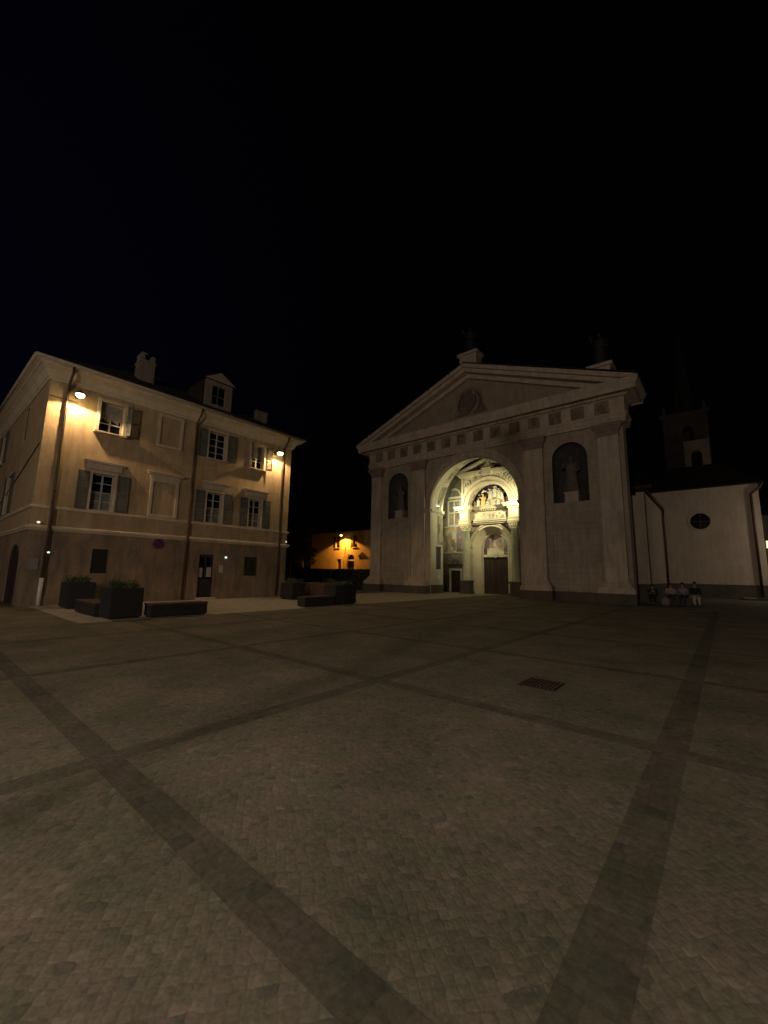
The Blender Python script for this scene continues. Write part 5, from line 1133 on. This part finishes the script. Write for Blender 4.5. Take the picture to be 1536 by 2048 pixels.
def person(x, y, label, top, legs, hair='hair', lean=0.0, hgt=1.0, turn=0.0, hunch=0.0):
    """seated figure facing -Y (the square)"""
    t = thing('person', (x, y, 0), label, 'person', 'people sitting on the bench by the church')
    s = hgt; ct, st_ = math.cos(turn), math.sin(turn)
    def W(a, b, z): return (x+a*ct-b*st_, y+a*st_+b*ct, z)
    hip = 0.55; V = []; Ed = []; Rd = []
    def add(p, rr, link=None):
        V.append(W(*p)); Rd.append(rr)
        if link is not None: Ed.append((link, len(V)-1))
        return len(V)-1
    fl = -hunch
    pel = add((0,0,hip),(0.15,0.11)); w1 = add((0,0.02,hip+0.17*s),(0.125,0.095),pel)
    ch = add((0.0,fl*0.5,hip+0.36*s),(0.15,0.105),w1); nb = add((0,fl*0.8,hip+0.50*s),(0.075,0.07),ch)
    nk = add((0,fl-0.01,hip+0.56*s),(0.052,0.052),nb)
    jaw = add((0,fl-0.045,hip+0.63*s),(0.065,0.075),nk); hd = add((0,fl-0.03,hip+0.73*s),(0.078,0.092),jaw); tp = add((0,fl-0.02,hip+0.81*s),(0.05,0.06),hd)
    nose = add((0,fl-0.14,hip+0.69*s),0.012,hd)
    limbs = {}
    for sg in (-1,1):
        sh = add((sg*0.19,fl*0.75,hip+0.44*s),0.058,ch); el = add((sg*0.25,-0.08+fl,hip+0.2*s),0.043,sh); wr = add((sg*0.13,-0.32,hip+0.12),0.028,el)
        pm = add((sg*0.1,-0.39,hip+0.10),(0.036,0.018),wr)
        for q, (dx, ln) in enumerate(((-0.03,0.07),(-0.01,0.085),(0.01,0.08),(0.03,0.06))):
            k1 = add((sg*0.1+dx,-0.39-ln*0.5,hip+0.095),0.009,pm); add((sg*0.1+dx,-0.39-ln,hip+0.075),0.008,k1)
        th = add((sg*0.1-sg*0.045,-0.385,hip+0.115),0.010,wr); add((sg*0.1-sg*0.055,-0.42,hip+0.11),0.009,th)
        hp = add((sg*0.09,-0.05,hip-0.01),0.09,pel); kn = add((sg*0.11,-0.47,hip-0.03),0.065,hp); an = add((sg*0.11,-0.50,0.1),0.04,kn)
        to = add((sg*0.12,-0.64,0.035),0.035,an)
        limbs[sg] = (sh, el, wr, hp, kn, an, to)
    skin_obj('body', V, Ed, Rd, 'skin', t)
    # clothing: separate skins a little fuller
    def sub(idx, edges, infl, name, m):
        mp = {k: i for i, k in enumerate(idx)}
        rr = [tuple(q*infl+0.012 for q in (Rd[k] if isinstance(Rd[k], tuple) else (Rd[k], Rd[k]))) for k in idx]
        vv = [V[k] for k in idx]
        skin_obj(name, vv, [(mp[a], mp[b]) for a, b in edges], rr, m, t)
    L, Rr = limbs[-1], limbs[1]
    def mid(a, b, f_): return tuple(V[a][i]+(V[b][i]-V[a][i])*f_ for i in range(3))
    sub([pel,w1,ch,nb,L[0],L[1],L[2],Rr[0],Rr[1],Rr[2]], [(pel,w1),(w1,ch),(ch,nb),(ch,L[0]),(L[0],L[1]),(L[1],L[2]),(ch,Rr[0]),(Rr[0],Rr[1]),(Rr[1],Rr[2])], 1.12, 'top', top)
    sub([pel,L[3],L[4],L[5],Rr[3],Rr[4],Rr[5]], [(pel,L[3]),(L[3],L[4]),(L[4],L[5]),(pel,Rr[3]),(Rr[3],Rr[4]),(Rr[4],Rr[5])], 1.2, 'trousers', legs)
    for sg in (-1,1):
        an, to = V[limbs[sg][5]], V[limbs[sg][6]]
        mb = MB(); mb.tube([(an[0],an[1]+0.05,0.045),(an[0],an[1]-0.03,0.05),(to[0],to[1],0.038),(to[0],to[1]-0.05,0.03)],[0.03,0.05,0.045,0.025],10); mb.build('shoe', 'c_black', t, smooth=True)
    h_ = V[hd]
    mb = MB(); mb.ball((h_[0],h_[1]+0.025,h_[2]+0.03*s),0.098,0.105,0.115,14,10); mb.ball((h_[0],h_[1]+0.085,h_[2]-0.07*s),0.07,0.05,0.12,12,8); mb.build('hair', hair, t, smooth=True)
    # face features
    mb = MB()
    for sg in (-1,1): mb.ball((h_[0]+sg*0.032,h_[1]-0.088,h_[2]-0.005),0.011,0.008,0.008,8,6)
    mb.build('eyes', 'c_black', t, smooth=True)
    mb = MB(); mb.ball((h_[0],h_[1]-0.1,h_[2]-0.075*s),0.022,0.008,0.007,8,6); mb.build('mouth', 'terra_rose', t, smooth=True)
person(-1.45,30.05,'person in a dark top and cream trousers at the right end of the bench','c_black','c_cream',hgt=1.0,turn=0.15)
person(-2.02,30.1,'person in a grey top and navy trousers, second from the right end of the bench','c_grey','c_navy',hgt=0.93,turn=-0.1,hunch=0.05)
person(-2.62,30.15,'person in a pale pink top and brown trousers in the middle of the bench','c_pink','c_brown',hgt=0.84,hunch=0.12)
person(-3.5,30.0,'person dressed in black bent forward at the left end of the bench','c_black','c_black',hgt=0.72,hunch=0.18)
t = thing('cloth_bag', (-2.85,29.4,0), 'pale bulging cloth bag on the ground before the seated people', 'bag')
mb = MB(); mb.lathe(-2.85,29.4,[(0.12,0.0),(0.2,0.05),(0.22,0.2),(0.19,0.34),(0.1,0.44),(0.05,0.47),(0.07,0.5)],18,1.1,0.8); mb.build('sack', 'c_grey', t, smooth=True)
mb = MB(); mb.tube([(-2.92,29.4,0.46),(-2.9,29.4,0.6),(-2.8,29.4,0.6),(-2.78,29.4,0.46)],0.012); mb.build('strap', 'c_black', t)

# ================================================================== ADDED LAMPS out of view (put in to light the square and church front)
def added_lamp(x, y, h, e, label, aim):
    t = thing('added_lamp', (x,y,0), label, 'added lamp', 'added lamps out of view that light the square')
    mb = MB(); mb.lathe(x,y,[(0.13,0),(0.13,0.4),(0.08,0.5),(0.06,h)],14); mb.build('pole', 'lampmetal', t, smooth=True)
    mb = MB(); mb.lathe(x,y,[(0.1,h+0.02),(0.36,h+0.3),(0.34,h+0.36),(0.05,h+0.5)],16); mb.build('head', 'lampmetal', t)
    mb = MB(); mb.ball((x,y,h-0.12),0.14,0.14,0.12); mb.build('bulb', 'bulb', t, smooth=True)
    if aim: spot('added_lamp_light', (x,y,h-0.35), (x+aim[0],y+aim[1],0), e, (1.0,0.83,0.70), 118, 0.9, 0.15)
    else: point('added_lamp_light', (x,y,h-0.45), e, (1.0,0.80,0.66), 0.3)
added_lamp(-2.0,-5.5,8.0,1500,'added unseen lamp closest behind the viewer on the near side of the square',(1.5,3))
added_lamp(1.5,-18,7.4,7700,'added unseen lamp on the near right side of the square behind the viewer',None)
added_lamp(-12,-22,7.4,1500,'added unseen lamp on the near left side of the square behind the viewer',None)
added_lamp(6.2,41.5,5.2,300,'added unseen lamp beyond the right edge near the side chapel',None)

for o in list(bpy.data.objects):
    if '_org' in o: del o['_org']
